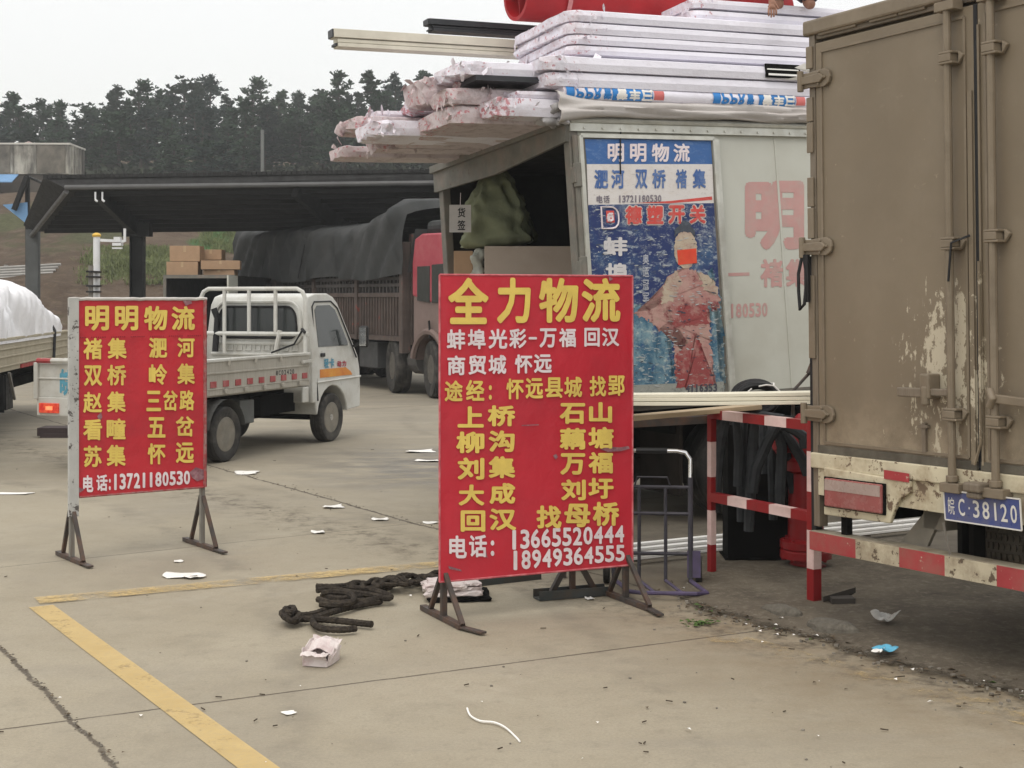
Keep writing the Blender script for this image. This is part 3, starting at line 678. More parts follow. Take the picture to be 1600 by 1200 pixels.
b = MB(); b.tube([(1.98, -.006, .74), (3.12, -.006, .76)], .012, 5); b.build('door_moulding', M_van, mt)
b = MB(); b.box(2.07, 2.17, -.018, 0, 1.04, 1.085); b.build('door_handle', M_black, mt, bevel=.006)
b = MB(); b.bar((2.86, -.02, 1.14), (2.88, -.17, 1.20), .025); b.build('mirror_arm', M_black, mt)
b = MB(); b.box(2.84, 2.91, -.24, -.12, 1.13, 1.40); o = b.build('mirror', M_black, mt, bevel=.03); b = MB(); b.box(2.832, 2.838, -.225, -.135, 1.15, 1.38); b.build('mirror_glass', M_chrome, o)
b = MB(); b.xz([(2.70, 1.655), (2.95, 1.235), (2.955, 1.24), (2.71, 1.66)], .1, W - .1); b.build('windscreen', M_glass, mt, warp=warp)
def rrect(y0, y1, z0, z1, r, n=5):
    out = []
    for cy, cz, a0 in ((y1 - r, z1 - r, 0), (y0 + r, z1 - r, 90), (y0 + r, z0 + r, 180), (y1 - r, z0 + r, 270)):
        for k in range(n + 1): a = R(a0 + 90 * k / n); out.append((cy + r * math.cos(a), cz + r * math.sin(a)))
    return out
b = MB(); b.prism([(1.865, y, z) for y, z in rrect(.18, W - .18, 1.28, 1.63, .11)], (-.012, 0, 0)); b.build('rear_window', M_glass, mt, warp=warp)
b = MB(); b.tube([(1.85, y, z) for y, z in rrect(.17, W - .17, 1.27, 1.64, .115)], .016, 6, closed=True); b.build('window_seal', M_black, mt, warp=warp)
b = MB(); b.tube([(1.855, y, z) for y, z in rrect(.10, W - .10, 1.20, 1.70, .15)], .02, 6, closed=True)
for k in range(9): y = .22 + k * .128; b.tube([(1.852, y - .04, 1.19), (1.852, y - .04, 1.12), (1.852, y + .04, 1.12), (1.852, y + .04, 1.19)], .010, 5)
b.tube([(1.852, .1, 1.07), (1.852, W - .1, 1.07)], .018, 6); b.build('cab_pressing', M_van, mt, warp=warp, smooth=True)
# bed
zb0, zb1, X0, X1 = .72, 1.09, -1.27, 1.80
b = MB(); b.box(X0 + .05, X1, .06, W - .06, .70, .745); b.build('bed_floor', M_vanb, mt)
for y, nm in ((0, None), (W - .045, None)):
    b = MB(); b.box(X0 + .05, X1, y, y + .045, zb0, zb1 - .02); b.box(X0 + .05, X1, y - .012, y, zb0 + .225, zb0 + .245); b.box(X0 + .05, X1, y - .006, y, zb0 + .06, zb0 + .075)
    b.build('bed_side', M_vanb, mt, bevel=.006)
    b = MB(); b.box(X0 + .03, X1 + .01, y - .014, y + .059, zb1 - .02, zb1 + .015); b.build('bed_rail', M_van, mt, bevel=.008)
for k in range(11): x = X1 - .12 - k * .245; b = MB(); b.box(x - .055, x + .055, -.009, -.0005, zb0 + .085, zb0 + .15); b.build('reflector', M_tape, mt)
for k in range(6): x = X1 - .25 - k * .40; b = MB(); b.box(x - .03, x + .03, -.03, -.013, zb0 + .015, zb0 + .06); b.build('hinge', M_vanb, mt, bevel=.006)
for k in range(5): x = X1 - .7 - k * .55; b = MB(); b.bar((x, -.025, zb1 - .06), (x, -.025, zb1 - .01), .02); b.build('rail_stay', M_vanb, mt)
b = MB(); b.bar((X1 - .22, -.03, zb1 - .09), (X1 + .02, -.03, zb1 - .08), .03); b.build('latch', M_van, mt)
b = MB(); b.box(X0, X0 + .045, .0, W, zb0 + .02, zb1 - .01); b.box(X0 - .012, X0, .03, W - .03, zb0 + .2, zb0 + .22)
for y in (.02, W - .02): b.bar((X0 - .015, y, zb0), (X0 - .015, y, zb1), .05, .03)
b.build('tailgate', M_van, mt, bevel=.006)
b = MB(); n = 8
for k in range(n): b.tube([(X0 - .02, W - .04 - (W - .08) * k / n, zb1 + .02), (X0 - .02, W - .04 - (W - .08) * (k + 1) / n, zb1 + .02)], .027, 8, mi=(k % 3 != 0) * 1)
b.build('tailgate_rail', [M_barred, M_van], mt)
b = MB(); b.box(X0 - .01, X0 + .06, .02, W - .02, zb0 - .17, zb0 + .02); b.build('rear_crossbar', M_van, mt, bevel=.008)
for y in (W - .30, .08):
    b = MB(); b.box(X0 - .03, X0 - .005, y, y + .24, zb0 - .14, zb0 - .04); b.build('tail_lamp', M_lit, mt, bevel=.006, label='lit red brake lamp')
    b = MB(); b.box(X0 - .034, X0 - .028, y + .07, y + .15, zb0 - .11, zb0 - .07); b.build('lamp_bulb', M_lith, mt)
def put_box(mb, ch, o, du, dv, dn, bold=.04, mi=0):
    o, du, dv, dn = map(Vector, (o, du, dv, dn)); put(mb, ch, lambda u, v, d: o + du * u + dv * v + dn * d, bold, mi)
b = MB()
for i, ch in enumerate('皖C'): put_box(b, ch, (X0 - .004, W - .30 - i * .20, zb0 + .04), (0, -.17, 0), (0, 0, .27), (-1, 0, 0))
b.build('tailgate_lettering', mat('faded_blue_lettering', (.10, .30, .40), .5, .15, 9), mt)
b = MB()
for i, ch in enumerate('皖C02420'): put_box(b, ch, (X1 - .78 + i * .062, -.002, zb0 + .15), (.042, 0, 0), (0, 0, .055), (0, -1, 0), .02)
b.build('side_lettering', mat('dull_black_lettering', (.05, .05, .05), .6), mt)
b = MB(); b.xz([(2.06, .79), (2.06, .89), (2.72, .89), (2.86, .83), (2.90, .79)], -.004, -.0005); b.build('door_stripe', mat('orange_stripe', (.62, .20, .04), .4, .3, 1.5, (.62, .42, .06), .8, 1.5), mt)
b = MB()
for i, ch in enumerate('轻卡'): put_box(b, ch, (2.16 + i * .14, -.003, .90), (.12, 0, 0), (0, 0, .12), (0, -1, 0), .05)
b.build('door_lettering', mat('blue_lettering', (.10, .30, .42), .4), mt)
b = MB()
for i, ch in enumerate('动力'): put_box(b, ch, (2.50 + i * .13, -.003, .90), (.11, 0, 0), (0, 0, .075), (0, -1, 0), .05)
b.build('door_lettering', mat('magenta_lettering', (.40, .04, .07), .4), mt)
# rack
b = MB(); x = 1.74
b.tube([(x, .02, 1.09), (x, .02, 1.74), (x, .06, 1.82), (x, .13, 1.855), (x, W - .13, 1.855), (x, W - .06, 1.82), (x, W - .02, 1.74), (x, W - .02, 1.09)], .026, 8)
b.tube([(x, -.02, 1.32), (x, W + .02, 1.32)], .026, 8)
for y in (.42, .78, 1.12): b.tube([(x, y, 1.09 if y > 1 else 1.32), (x, y, 1.85)], .024, 8)
b.tube([(x, .42, 1.09), (x, .36, 1.36)], .03, 8); b.build('rack', M_van, mt, smooth=True)
b = MB(); b.tube([(x, W - .22, 1.1), (x + .02, W - .24, 1.5), (x, W - .20, 1.62)], .04, 6); b.build('rubber_sleeve', M_black, mt); b = MB(); b.tube([(x - .03, .05, 1.36), (x - .02, .16, 1.20), (x - .1, .42, 1.10)], .012, 5); b.tube([(x - .05, .0, 1.34), (x - .03, .05, 1.38), (x + .02, .0, 1.30)], .02, 5); b.build('tie_rope', M_black, mt)
M_mudg = mat('grey_mudguard', (.09, .09, .085), .7)
# running gear
for x in (0, 2.387):
    for y, s in ((.085, 1), (W - .085, -1)): wheel(mt, axle(x, y, .295, s), .295, .165, hub=x > 1)
b = MB(); b.box(X0 + .1, 3.0, .38, .48, .48, .70); b.box(X0 + .1, 3.0, W - .48, W - .38, .48, .70); b.tube([(0, .1, .295), (0, W - .1, .295)], .05, 8); b.tube([(2.387, .1, .295), (2.387, W - .1, .295)], .04, 8)
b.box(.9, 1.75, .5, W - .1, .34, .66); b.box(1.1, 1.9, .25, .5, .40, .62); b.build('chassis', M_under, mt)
b = MB(); b.box(.42, .72, .10, .4, .36, .62); b.build('battery_box', mat('grey_box', (.12, .125, .12), .7), mt, bevel=.01)
for y0 in (-.005, W - .20):
    b = MB()
    ring = [(0 + .37 * math.cos(R(a)), .30 + .37 * math.sin(R(a))) for a in range(10, 171, 16)]
    b.loops([[(x, y0, z) for x, z in ring], [(x, y0 + .2, z) for x, z in ring]], closed=False, caps=False); b.build('mudguard', M_mudg, mt)
b = MB(); b.box(-.44, -.42, 0, .2, .18, .55); b.build('mudflap', M_under, mt)
b = MB(); b.box(X1 - .16, X1 - .02, -.005, .02, .52, .70); b.build('side_marker', M_van, mt, bevel=.01)

M_rimd = mat('dark_wheel_rim', (.10, .092, .08), .6, .2, 8, (.16, .14, .11), .5, 6)
# ---- red cargo truck with tarpaulin
Mr = frame(Vector((-2.21, 27.0, 0)), (.49, -.87)); WR = 2.4
# this truck's near side is its own right side: x forward, y to its left (away from us)
rt = thing('cargo_truck', 'large red cab cargo truck with dark grey tarpaulin over slatted bed', 'truck', Mr)
b = MB(); b.box(-8.3, .62, 0, .06, .98, 1.82); b.box(-8.3, .62, WR - .06, WR, .98, 1.82)
k = -8.25
while k < .55: b.box(k, k + .045, -.035, 0, 1.06, 1.78); k += .125
for z in (1.0, 1.80): b.box(-8.3, .62, -.045, 0, z - .04, z + .04)
b.build('bed_side', M_bedrust, rt)
for x in (-8.2, -6.0, -3.7, -1.5): b = MB(); b.box(x - .06, x + .06, -.07, 0, .95, 2.4); b.build('stake', M_bedrust, rt)
b = MB(); b.box(.50, .64, -.08, .08, .75, 2.75); b.build('corner_post', M_bedrust, rt); b = MB(); b.box(.56, .68, .085, WR, .9, 2.9); b.build('headboard', M_bedrust, rt)
b = MB()
for z in (1.98, 2.10, 2.3): b.box(-8.3, .55, -.03, .01, z - .03, z + .03)
k = -8.2
while k < .5: b.box(k, k + .05, -.02, .015, 1.82, 2.5); k += .16
b.build('slat_rail', mat('dark_slats', (.065, .058, .055), .8), rt)
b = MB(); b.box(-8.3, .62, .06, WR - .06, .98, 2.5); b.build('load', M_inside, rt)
def tarp(u, v):
    x = -8.5 + 9.3 * u; s = v * 2 - 1
    zt_ = 3.05 + .24 / (1 + math.exp((x + 6.0) * 1.6)) + .07 * math.sin(x * 1.1) + (.20 / (1 + math.exp(-(x + .6) * 4)) + .10 / (1 + math.exp(-(x + 2.4) * 3))) + .06 * noise.noise(Vector((x * .9, 0, 4)))
    zl = 2.12 + .05 * math.sin(x * 1.7) + .07 * noise.noise(Vector((x * 1.2, s, 0))) + (.12 if x < -7 else 0)
    a = abs(s); y = WR / 2 + (1 if s > 0 else -1) * min(WR / 2 + .05, a * 2.4)
    if a < .5: z = zt_ + .12 * (1 - (a / .5) ** 2)
    else: z = zt_ + (zl - zt_) * ((a - .5) / .5) ** .9
    q = Vector((x, y, z)); f = .06 * noise.noise(Vector((x * 2.2 + z * .8, s * 2, z * .6))) + .14 * abs(noise.noise(Vector((x * 1.5 - z * 1.2, 7, s)))) + .07 * abs(noise.noise(Vector((x * 3.4 + z * 1.6, 2, s))))
    if a >= .5: q.y += (1 if s > 0 else -1) * (f + .03 + .06 * (a - .5))
    else: q.z += f
    if u < .001 or u > .999: q.z -= .15
    return q
b = MB(); b.grid(tarp, 90, 40)
for xe in (-8.5, .8): b.face([(xe, -.06, 2.2), (xe, WR + .06, 2.2), (xe, WR - .1, 2.98), (xe, .1, 2.98)])
b.build('tarpaulin', M_tarp, rt, smooth=80)
for x in (-6.6, -4.3, -2.0): b = MB(); b.tube([(x, -.16, 2.15), (x + .3, -.10, 3.0), (x + .4, WR / 2, 3.30), (x + .4, WR, 3.1)], .012, 5); b.build('tie_rope', M_black, rt)
cabp = [(.92, 1.0), (.92, 2.35), (1.02, 2.78), (1.30, 2.86), (2.45, 2.84), (2.75, 2.66), (3.02, 1.75), (3.10, 1.40), (3.12, .60), (2.35, .55)] + [(1.6 + .64 * math.cos(R(a)), .5 + .64 * math.sin(R(a))) for a in range(10, 171, 16)]
b = MB(); b.xz([(x, z) for x, z in cabp if z >= 0], 0, WR)
o = b.build('cab', M_cabdust, rt, bevel=.03, smooth=30)
b = MB(); b.xz([(.90, 2.35), (1.0, 2.79), (1.29, 2.875), (2.46, 2.855), (2.77, 2.67), (3.03, 1.78), (1.6, 1.66), (.90, 1.78)], -.012, WR + .012); b.build('cab_upper', M_cabred, rt, bevel=.03, smooth=30)
b = MB(); b.box(1.0, 2.5, .2, WR - .2, 2.86, 3.12); b.build('roof_bundle', M_tarp, rt, bevel=.1)
b = MB(); b.xz([(1.12, 1.70), (1.12, 2.30), (1.62, 2.30), (1.62, 1.66)], -.02, .0); b.xz([(1.70, 1.66), (1.70, 2.32), (2.55, 2.34), (2.80, 1.66)], -.02, .0); b.build('side_window', M_glass, rt)
b = MB(); b.tube([(1.6 + .66 * math.cos(R(a)), -.02, .5 + .66 * math.sin(R(a))) for a in range(8, 173, 12)], .06, 6); b.build('fender', M_cabdust, rt, smooth=True)
b = MB(); b.tube([(1.68, -.04, 1.05), (1.68, -.06, 1.35)], .02, 6); b.build('door_handle', M_black, rt)
for x in (0, 1.6):
    for y, s in ((.15, 1), (WR - .15, -1)):
        wheel(rt, T(x, y, .5) @ Matrix.Rotation(R(-13), 4, 'Z') @ Matrix.Rotation(R(90) * s, 4, 'X'), .5, .31, M_rimd, tr=.50)
for x in (-4.9, -6.25):
    for y, s in ((.2, 1), (WR - .2, -1)): wheel(rt, axle(x, y, .5, s), .5, .5, M_rim, tr=.56)
b = MB(); b.box(-8.2, 2.8, .7, .95, .62, .95); b.box(-8.2, 2.8, WR - .95, WR - .7, .62, .95); b.box(-3.6, -1.0, .15, 2.2, .45, .92); b.box(-1.0, 2.6, .8, 1.6, .35, .9)
for x in (0, 1.6, -4.9, -6.25): b.tube([(x, .2, .5), (x, WR - .2, .5)], .09, 8)
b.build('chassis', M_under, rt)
b = MB(); b.tube([(.60, .28, .62), (.98, .28, .62)], .25, 14); b.build('air_tank', mat('grey_tank', (.075, .07, .065), .7), rt)
b = MB(); b.box(-1.6, -.75, .05, .6, .42, .92); b.build('tool_box', mat('dark_tool_box', (.06, .06, .06), .7), rt, bevel=.02)

# ---- cream bed truck with the covered load, entering from the side
Ml = frame(Vector((-6.42, 18.3, 0)), (-.129, .992))
lt = thing('flatbed_truck', 'cream bed truck carrying a large load under white sheet', 'truck', Ml)   # x runs towards its tail, near side is y < 0
b = MB(); b.box(-5, 5.25, 0, .05, .80, 1.20)
for z in (.86, .98, 1.08): b.box(-5, 5.25, -.018, 0, z, z + .022)
b.box(-5, 5.25, -.03, .05, 1.20, 1.235); b.box(-5, 5.25, 2.0, 2.05, .80, 1.22); b.box(5.2, 5.25, .05, 2.0, .80, 1.2)
b.build('bed_side', M_bed, lt, bevel=.006)
b = MB(); b.box(-5, 5.2, .05, 2.0, .74, .80); b.box(-5, 5.0, .4, .55, .5, .74); b.box(-5, 5.0, 1.5, 1.65, .5, .74); b.box(1.0, 1.06, .1, 1.9, .35, .75); b.tube([(2.6, .6, .45), (2.6, .6, .72)], .03); b.box(2.2, 4.6, .3, .5, .48, .62); b.build('chassis', M_under, lt)
for y, s in ((.13, 1), (1.9, -1)): wheel(lt, axle(-.15, y, .39, s), .39, .24, M_rim)
b = MB(); b.prism([(.62, .0, .76), (1.0, .0, .76), (1.05, .0, .30)] + [(1.05 - .04 * k, 0, .30 + .02 * (k % 2)) for k in range(1, 12)], (0, .03, 0)); b.prism([(.42, .42, .76), (.46, .42, .28), (.5, 0, .28), (.46, 0, .76)], (.02, 0, 0)); b.build('mudflap', M_black, lt)
b = MB(); b.bar((.70, -.02, .78), (.95, -.04, .42), .03); b.build('flap_stay', M_grey, lt)
b = MB(); b.bar((1.5, -.012, .83), (2.6, -.012, .83), .02, .05); b.build('reflector', M_barred, lt)
cv = MB()
def cover(u, v):
    a = v * math.pi; x = -4.9 + 9.4 * u; k = 1
    e = min(1, max(0, (4.5 - x) / 2.3)); z = (.25 + .58 * min(1, e ** .7)) * math.sin(a) ** .45 if a not in (0, math.pi) else 0
    y = 1.0 - 1.02 * math.copysign(abs(math.cos(a)) ** .6, math.cos(a)); q = Vector((x, y, 1.20 + max(0, z)))
    if v in (0, 1): q.z = 1.16
    f = .10 * noise.noise(Vector((x * 1.1, y * 1.3, z * 1.5))) - .16 * abs(noise.noise(Vector((x * 1.6 + z * 1.4, y * 1.2, 5)))) - .08 * abs(noise.noise(Vector((x * 3.1 - z * 2.4, y * 2, 9)))) + .06; q.z += f * (z > .05); q.y += f * .8 * (1 if y > 1 else -1) * (z > .05); return q
cv.grid(cover, 150, 60); cv.face([(-4.9, .0, 1.2), (-4.9, 2, 1.2), (-4.9, 1.9, 1.9), (-4.9, .1, 1.9)])
o = cv.build('load_cover', M_sheet, None, M=Ml, smooth=80); tag(o, 'bulky load under a creased white sheet on the cream truck bed', 'covered load')
b = MB(); b.tube([(3.75, -.05, .86), (3.95, -.03, 1.25), (4.1, .12, 1.50), (4.0, .5, 1.62), (4.0, 1.4, 1.66), (4, 2.1, 1.2)], .022, 6)
tag(b.build('tie_strap', M_black, None, M=Ml), 'black strap tied down across the white covered load', 'strap')

# ---- little box truck with cartons on its roof
Mv = frame(Vector((P(258, 0, 30).x, 30, 0)), (1, -.06))
vt = thing('box_truck', 'open box truck with a dark cargo bay and cartons on its roof', 'truck', Mv)
zt = P(0, 431, 30).z
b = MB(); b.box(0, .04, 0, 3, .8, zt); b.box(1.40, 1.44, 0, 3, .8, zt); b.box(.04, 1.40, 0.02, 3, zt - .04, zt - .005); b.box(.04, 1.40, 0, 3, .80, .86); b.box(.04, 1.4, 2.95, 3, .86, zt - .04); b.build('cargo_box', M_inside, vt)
b = MB(); b.box(-.03, .03, -.04, 0, .8, zt + .02); b.box(1.39, 1.46, -.04, 0, .8, zt + .02); b.box(.03, 1.39, -.04, 0, zt - .05, zt + .02); b.build('door_frame', M_boxgrey, vt)
b = MB(); b.box(1.47, 1.50, -.75, 0, .85, zt); b.build('door', M_boxwall, vt, label='pale open door')
b = MB(); b.box(.1, 1.34, .3, 4.6, .5, .8); b.box(0, 1.44, 3.2, 4.5, .5, 1.9); b.build('chassis', M_under, vt)
for x, s in ((.14, -1), (1.3, 1)):
    for y in (.7, 3.4): wheel(vt, Matrix.Translation((x, y, .33)) @ Matrix.Rotation(R(90) * s, 4, 'Y'), .33, .2)
def carton(label, M, sx, sy, sz, m=None, tape=True):
    t = thing('cardboard_box', label, 'box', M, 'cartons')
    b = MB(); b.box(-sx / 2, sx / 2, -sy / 2, sy / 2, 0, sz); b.build('carton', m or M_card, t, bevel=.006)
    if tape: b = MB(); b.box(-.025, .025, -sy / 2 - .002, sy / 2 + .002, sz + .0005, sz + .002); b.box(-.025, .025, -sy / 2 - .003, -sy / 2 - .0005, sz * .6, sz + .002); b.build('packing_tape', mat('tan_tape', (.42, .30, .18), .35), t)
def cpx(label, x0, x1, y0, y1, Y, d=.45, rz=0, m=None):
    a, c = P(x0, y1, Y), P(x1, y0, Y); carton(label, T((a.x + c.x) / 2, Y + d / 2, a.z) @ Matrix.Rotation(rz, 4, 'Z'), c.x - a.x, d, c.z - a.z, m)
cpx('tall upper carton of the pile on the box truck roof', 265, 312, 384, 408.4, 30.1)
cpx('long lower carton under the tall one on the box truck roof', 260, 309, 409, 430.4, 30.08)
cpx('mid carton behind the flat one on the box truck roof', 312, 346, 390, 406, 30.6)
cpx('flat wide carton topping the low pile beside the open door', 312, 372, 407, 421, 30.1, .5, .12)
cpx('low carton squashed under the flat wide carton', 318, 366, 421.5, 430.4, 30.15, .4)
carton('carton lying inside the dark bay of the box truck', Mv @ T(.35, .5, .865), .5, .45, .62)
carton('pale carton deeper inside the box truck bay', Mv @ T(1.0, 1.0, .865), .4, .45, .4, M_card2)
b = MB(); q = P(72, 679, 18.6); b.box(q.x - .05, q.x + .55, 18.4, 18.75, .02, .12); b.box(q.x, q.x + .5, 18.36, 18.42, .0, .05)
tag(b.build('timber_block', mat('dark_timber', (.06, .045, .045), .8)), 'dark timber block lying in the yard behind the small red board', 'timber')

# ---- pale box truck with the poster door, leaning on its springs
tilt = Matrix.Rotation(R(-4.3), 3, 'X') @ Matrix.Rotation(R(-1.7), 3, 'Y')
Mp = frame(Vector((0, 0, 0)), (.89, .457), tilt)
Mp = T(*(P(887, 192, 11.0) - Mp.to_3x3() @ Vector((0, 0, 2.15)))) @ Mp
LB, WB, HB = 4.3, 2.36, 2.15
pt = thing('box_truck', 'pale box truck with its rear doors open and a faded poster on the folded door', 'truck', Mp)
b = MB(); b.box(.07, LB, 0, .04, 0, HB); b.build('side_wall', M_boxwall, pt)
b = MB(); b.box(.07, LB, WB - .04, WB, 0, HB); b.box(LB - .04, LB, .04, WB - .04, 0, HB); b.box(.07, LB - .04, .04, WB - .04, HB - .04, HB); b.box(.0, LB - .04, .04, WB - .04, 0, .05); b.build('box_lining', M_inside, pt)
b = MB(); b.box(0, .075, -.012, .085, -.04, HB); b.box(0, .075, WB - .08, WB + .012, -.04, HB); b.box(-.02, .075, .086, WB - .081, -.05, .08); b.build('rear_frame', M_boxgrey, pt, bevel=.008)
b = MB(); b.prism([(-.03, -.02, HB - .02), (-.03, WB + .04, HB - .02), (-.03, WB + .04, HB - .19), (-.03, 1.2, HB - .21), (-.03, -.0, HB - .14)], (.03, 0, 0)); b.bar((-.04, 0, HB + .01), (-.04, WB + .04, HB + .01), .05, .06); b.build('header_beam', M_boxgrey, pt)
b = MB(); b.box(.0, LB, -.035, .03, HB - .065, HB + .02); b.tube([(0, -.03, HB + .02), (LB, -.03, HB + .02)], .028, 8)
for k in range(26): b.tube([(.12 + k * .16, -.045, HB - .04), (.12 + k * .16, -.034, HB - .04)], .010, 6)
b.build('top_rail', M_alu, pt)
b = MB(); b.box(.1, LB, -.03, -.001, -.03, .06); b.build('bottom_rail', M_boxgrey, pt)
b = MB(); b.tube([(.035, -.04, .05), (.035, -.04, HB - .1)], .026, 8); b.build('hinge_rod', M_boxgrey, pt)
for z in (.35, 1.05, 1.75): b = MB(); b.box(-.01, .085, -.075, -.012, z - .06, z + .06); b.tube([(.035, -.05, z - .09), (.035, -.05, z + .09)], .04, 8); b.build('door_hinge', M_boxgrey, pt, bevel=.006)
# folded door with the poster
q0, q1 = onp(Mp, 906, 212, 1, -.07), onp(Mp, 1114, 213, 1, -.07); q2 = onp(Mp, 1138, 622, 1, -.07)
dx0, dx1, dz1, dz0 = q0.x, q1.x, q0.z, max(.03, q2.z - .02)
DY = -.07
b = MB(); b.box(dx0, dx1, DY, -.015, dz0, dz1)
dr = b.build('door', M_boxgrey, pt, label='folded door covered by a peeling poster')
b = MB()
for a, c in (((dx0, dz0), (dx0, dz1)), ((dx1, dz0), (dx1, dz1)), ((dx0, dz1), (dx1, dz1)), ((dx0, dz0), (dx1, dz0))): b.bar((a[0], DY - .004, a[1]), (c[0], DY - .004, c[1]), .03, .03)
b.bar((dx1 + .03, DY + .01, dz0), (dx1 + .03, DY + .01, dz1), .02, .05)
b.build('door_frame', M_alu, dr)
CR = (900, 200, 5.456)
def pp(px, py, c): return onp(Mp, px, py, 1, c)
def cp(x, y): return CR[0] + x / CR[2], CR[1] + y / CR[2]
def pface(name, pts, m, c, parent=dr, rag=0):
    b = MB()
    if rag:
        out = []
        for p, q in zip(pts, pts[1:] + pts[:1]):
            n = max(1, int(math.hypot(q[0] - p[0], q[1] - p[1]) / 1.6))
            for k in range(n):
                x, y = p[0] + (q[0] - p[0]) * k / n, p[1] + (q[1] - p[1]) * k / n
                out.append((x + rag * noise.noise(Vector((x * .35, y * .35, c * 99))) + rag * .6 * noise.noise(Vector((x * 1.1, y * 1.1, 3))), y + rag * noise.noise(Vector((x * .35, y * .35, 8))) + rag * .5 * noise.noise(Vector((x, y, 5)))))
        pts = out
    b.prism([pp(px, py, c) for px, py in pts], (0, .0008, 0)); return b.build(name, m, parent)
c1 = DY - .003
pface('poster_band', [cp(75, 95), cp(1148, 100), cp(1162, 308), cp(92, 308)], M_pband, c1)
pface('poster_band', [cp(92, 308), cp(1162, 308), cp(1175, 640), cp(104, 655)], M_pwhite, c1, dr)
pface('poster_print', [cp(104, 655), cp(1175, 640), (1125, 470), (1131, 612), (930, 618), (924, 470)], M_pnavy, c1)
pface('poster_print', [(952, 470), (1000, 478), (1045, 505), (1056, 612), (960, 616)], M_pteal, c1 - .0012, rag=9)
pface('poster_print', [(1110, 420), (1124, 470), (1131, 606), (1112, 606), (1106, 520)], M_pteal, c1 - .0012, rag=9)
pface('poster_print', [(930, 604), (1131, 596), (1131.5, 613), (930, 619)], M_pgrey, c1 - .0016)
pface('poster_stroke', [cp(500, 640), cp(800, 622), cp(1160, 583), cp(1162, 612), cp(800, 642)], M_redl, c1 - .0012)
fig = [(1058, 424), (1072, 417), (1090, 424), (1110, 432), (1122, 448), (1124, 480), (1112, 486), (1108, 468), (1112, 540), (1117, 602), (1057, 606), (1054, 540), (1050, 500), (1030, 517), (1014, 500), (988, 488), (1012, 482), (1030, 478), (1036, 450), (1044, 434)]
pface('poster_figure', fig, M_prose, c1 - .0024, rag=5)
pface('poster_figure', [(1050, 478), (1104, 474), (1108, 505), (1052, 512)], M_pdkrose, c1 - .0034, rag=5)
pface('poster_figure', [(1044, 434), (1058, 424), (1066, 440), (1052, 470), (1034, 474), (1036, 450)], M_pcream, c1 - .0034, rag=5)
pface('poster_figure', [(1090, 424), (1110, 432), (1122, 448), (1118, 462), (1098, 452)], M_pcream, c1 - .0034, rag=5)
pface('poster_figure', [(1056, 556), (1086, 520), (1100, 556), (1117, 602), (1057, 606)], M_pdkrose, c1 - .0034, rag=5)
pface('poster_figure', [(1071 + 18 * math.cos(R(a)), 389 + 31 * math.sin(R(a))) for a in range(0, 360, 20)], M_pcream, c1 - .004, rag=2)
pface('poster_figure', [(1053, 370), (1055, 359), (1060, 354), (1063, 347), (1070, 344), (1077, 347), (1080, 354), (1085, 359), (1088, 370), (1080, 364), (1070, 362), (1060, 364)], M_pdark, c1 - .005, rag=2)
pface('poster_sticker', [(1058, 391), (1088, 388), (1089, 411), (1060, 414)], M_pred, c1 - .006)
fl = MB(); fr_ = random.Random(17)
for i in range(420):
    px, py = fr_.uniform(928, 1128), 318 + 285 * fr_.random() ** .8
    if noise.noise(Vector((px * .02, py * .02, 2))) < -.12: continue
    l, h = fr_.uniform(1.0, 6.5), fr_.uniform(.5, 1.6); n = 7; an = fr_.uniform(-.5, .5)
    pts = [(px + l * math.cos(t) * fr_.uniform(.5, 1) , py + h * math.sin(t) * fr_.uniform(.4, 1) + an * l * math.cos(t) * .4) for t in [k * 6.283 / n for k in range(n)]]
    q = [pp(x, y, c1 - .0055) for x, y in pts]
    if min(v.x for v in q) < dx0 + .03 or max(v.x for v in q) > dx1 - .03: continue
    fl.face(q, 0 if fr_.random() < .7 else 1)
fo_ = fl.build('paint_flake', [mat('bare_flake', (.44, .46, .46), .6, .2, 20), mat('dark_flake', (.06, .07, .10), .6, .3, 20)], dr); fo_['kind'] = 'stuff'
lettering(dr, M_whl, Mp, c1 - .003, CR, [('明270-410 明460-600 物645-795 流830-970', 132, 290, 132, 290)], name='poster_lettering')
lettering(dr, M_blue_l, Mp, c1 - .003, CR, [('淝155-275 河300-412 双505-610 桥650-765 褚850-945 集995-1108', 355, 518, 350, 515)], .035, name='poster_lettering')
lettering(dr, mat('faded_dark_print', (.17, .15, .19), .6, .2, 9, (.5, .45, .42), .6, 20), Mp, c1 - .003, CR, [('电175-228 话234-288', 575, 640, 575, 640), (spread('13721180530', 358, 730), 575, 636, 570, 630)], .025, name='poster_lettering')
lettering(dr, mat('pale_outline_print', (.55, .48, .45), .5, .1, 9), Mp, c1 - .002, CR, [('德412-570 塑596-754 开780-935 关960-1115', 654, 832, 645, 825)], .11, name='poster_lettering')
lettering(dr, M_redl, Mp, c1 - .0042, CR, [('德420-562 塑604-746 开788-928 关968-1106', 664, 822, 655, 815)], .045, name='poster_lettering')
lettering(dr, mat('chipped_white_print', (.62, .60, .60), .5, .08, 6, chip=(.06, .09, .22), cthr=.66, cs=24), Mp, c1 - .003, CR, [('蚌230-440', 930, 1092, 930, 1092), ('埠250-445', 1150, 1310, 1150, 1310)], .04, name='poster_lettering')
lettering(dr, mat('faint_print', (.42, .44, .5), .6, .2, 9), Mp, c1 - .003, (1004, 395, 1), [('奥0-10', 2, 18, 2, 18), ('运0-10', 22, 38, 22, 38), ('冠0-10', 42, 58, 42, 58), ('军0-10', 62, 78, 62, 78)], .02, name='poster_lettering')
lettering(dr, mat('dark_print', (.07, .07, .09), .6, .2, 9), Mp, c1 - .003, (0, 0, 1), [(spread('4116353', 1071, 1121), 600, 613, 599, 612)], .03, name='poster_lettering')
b = MB()
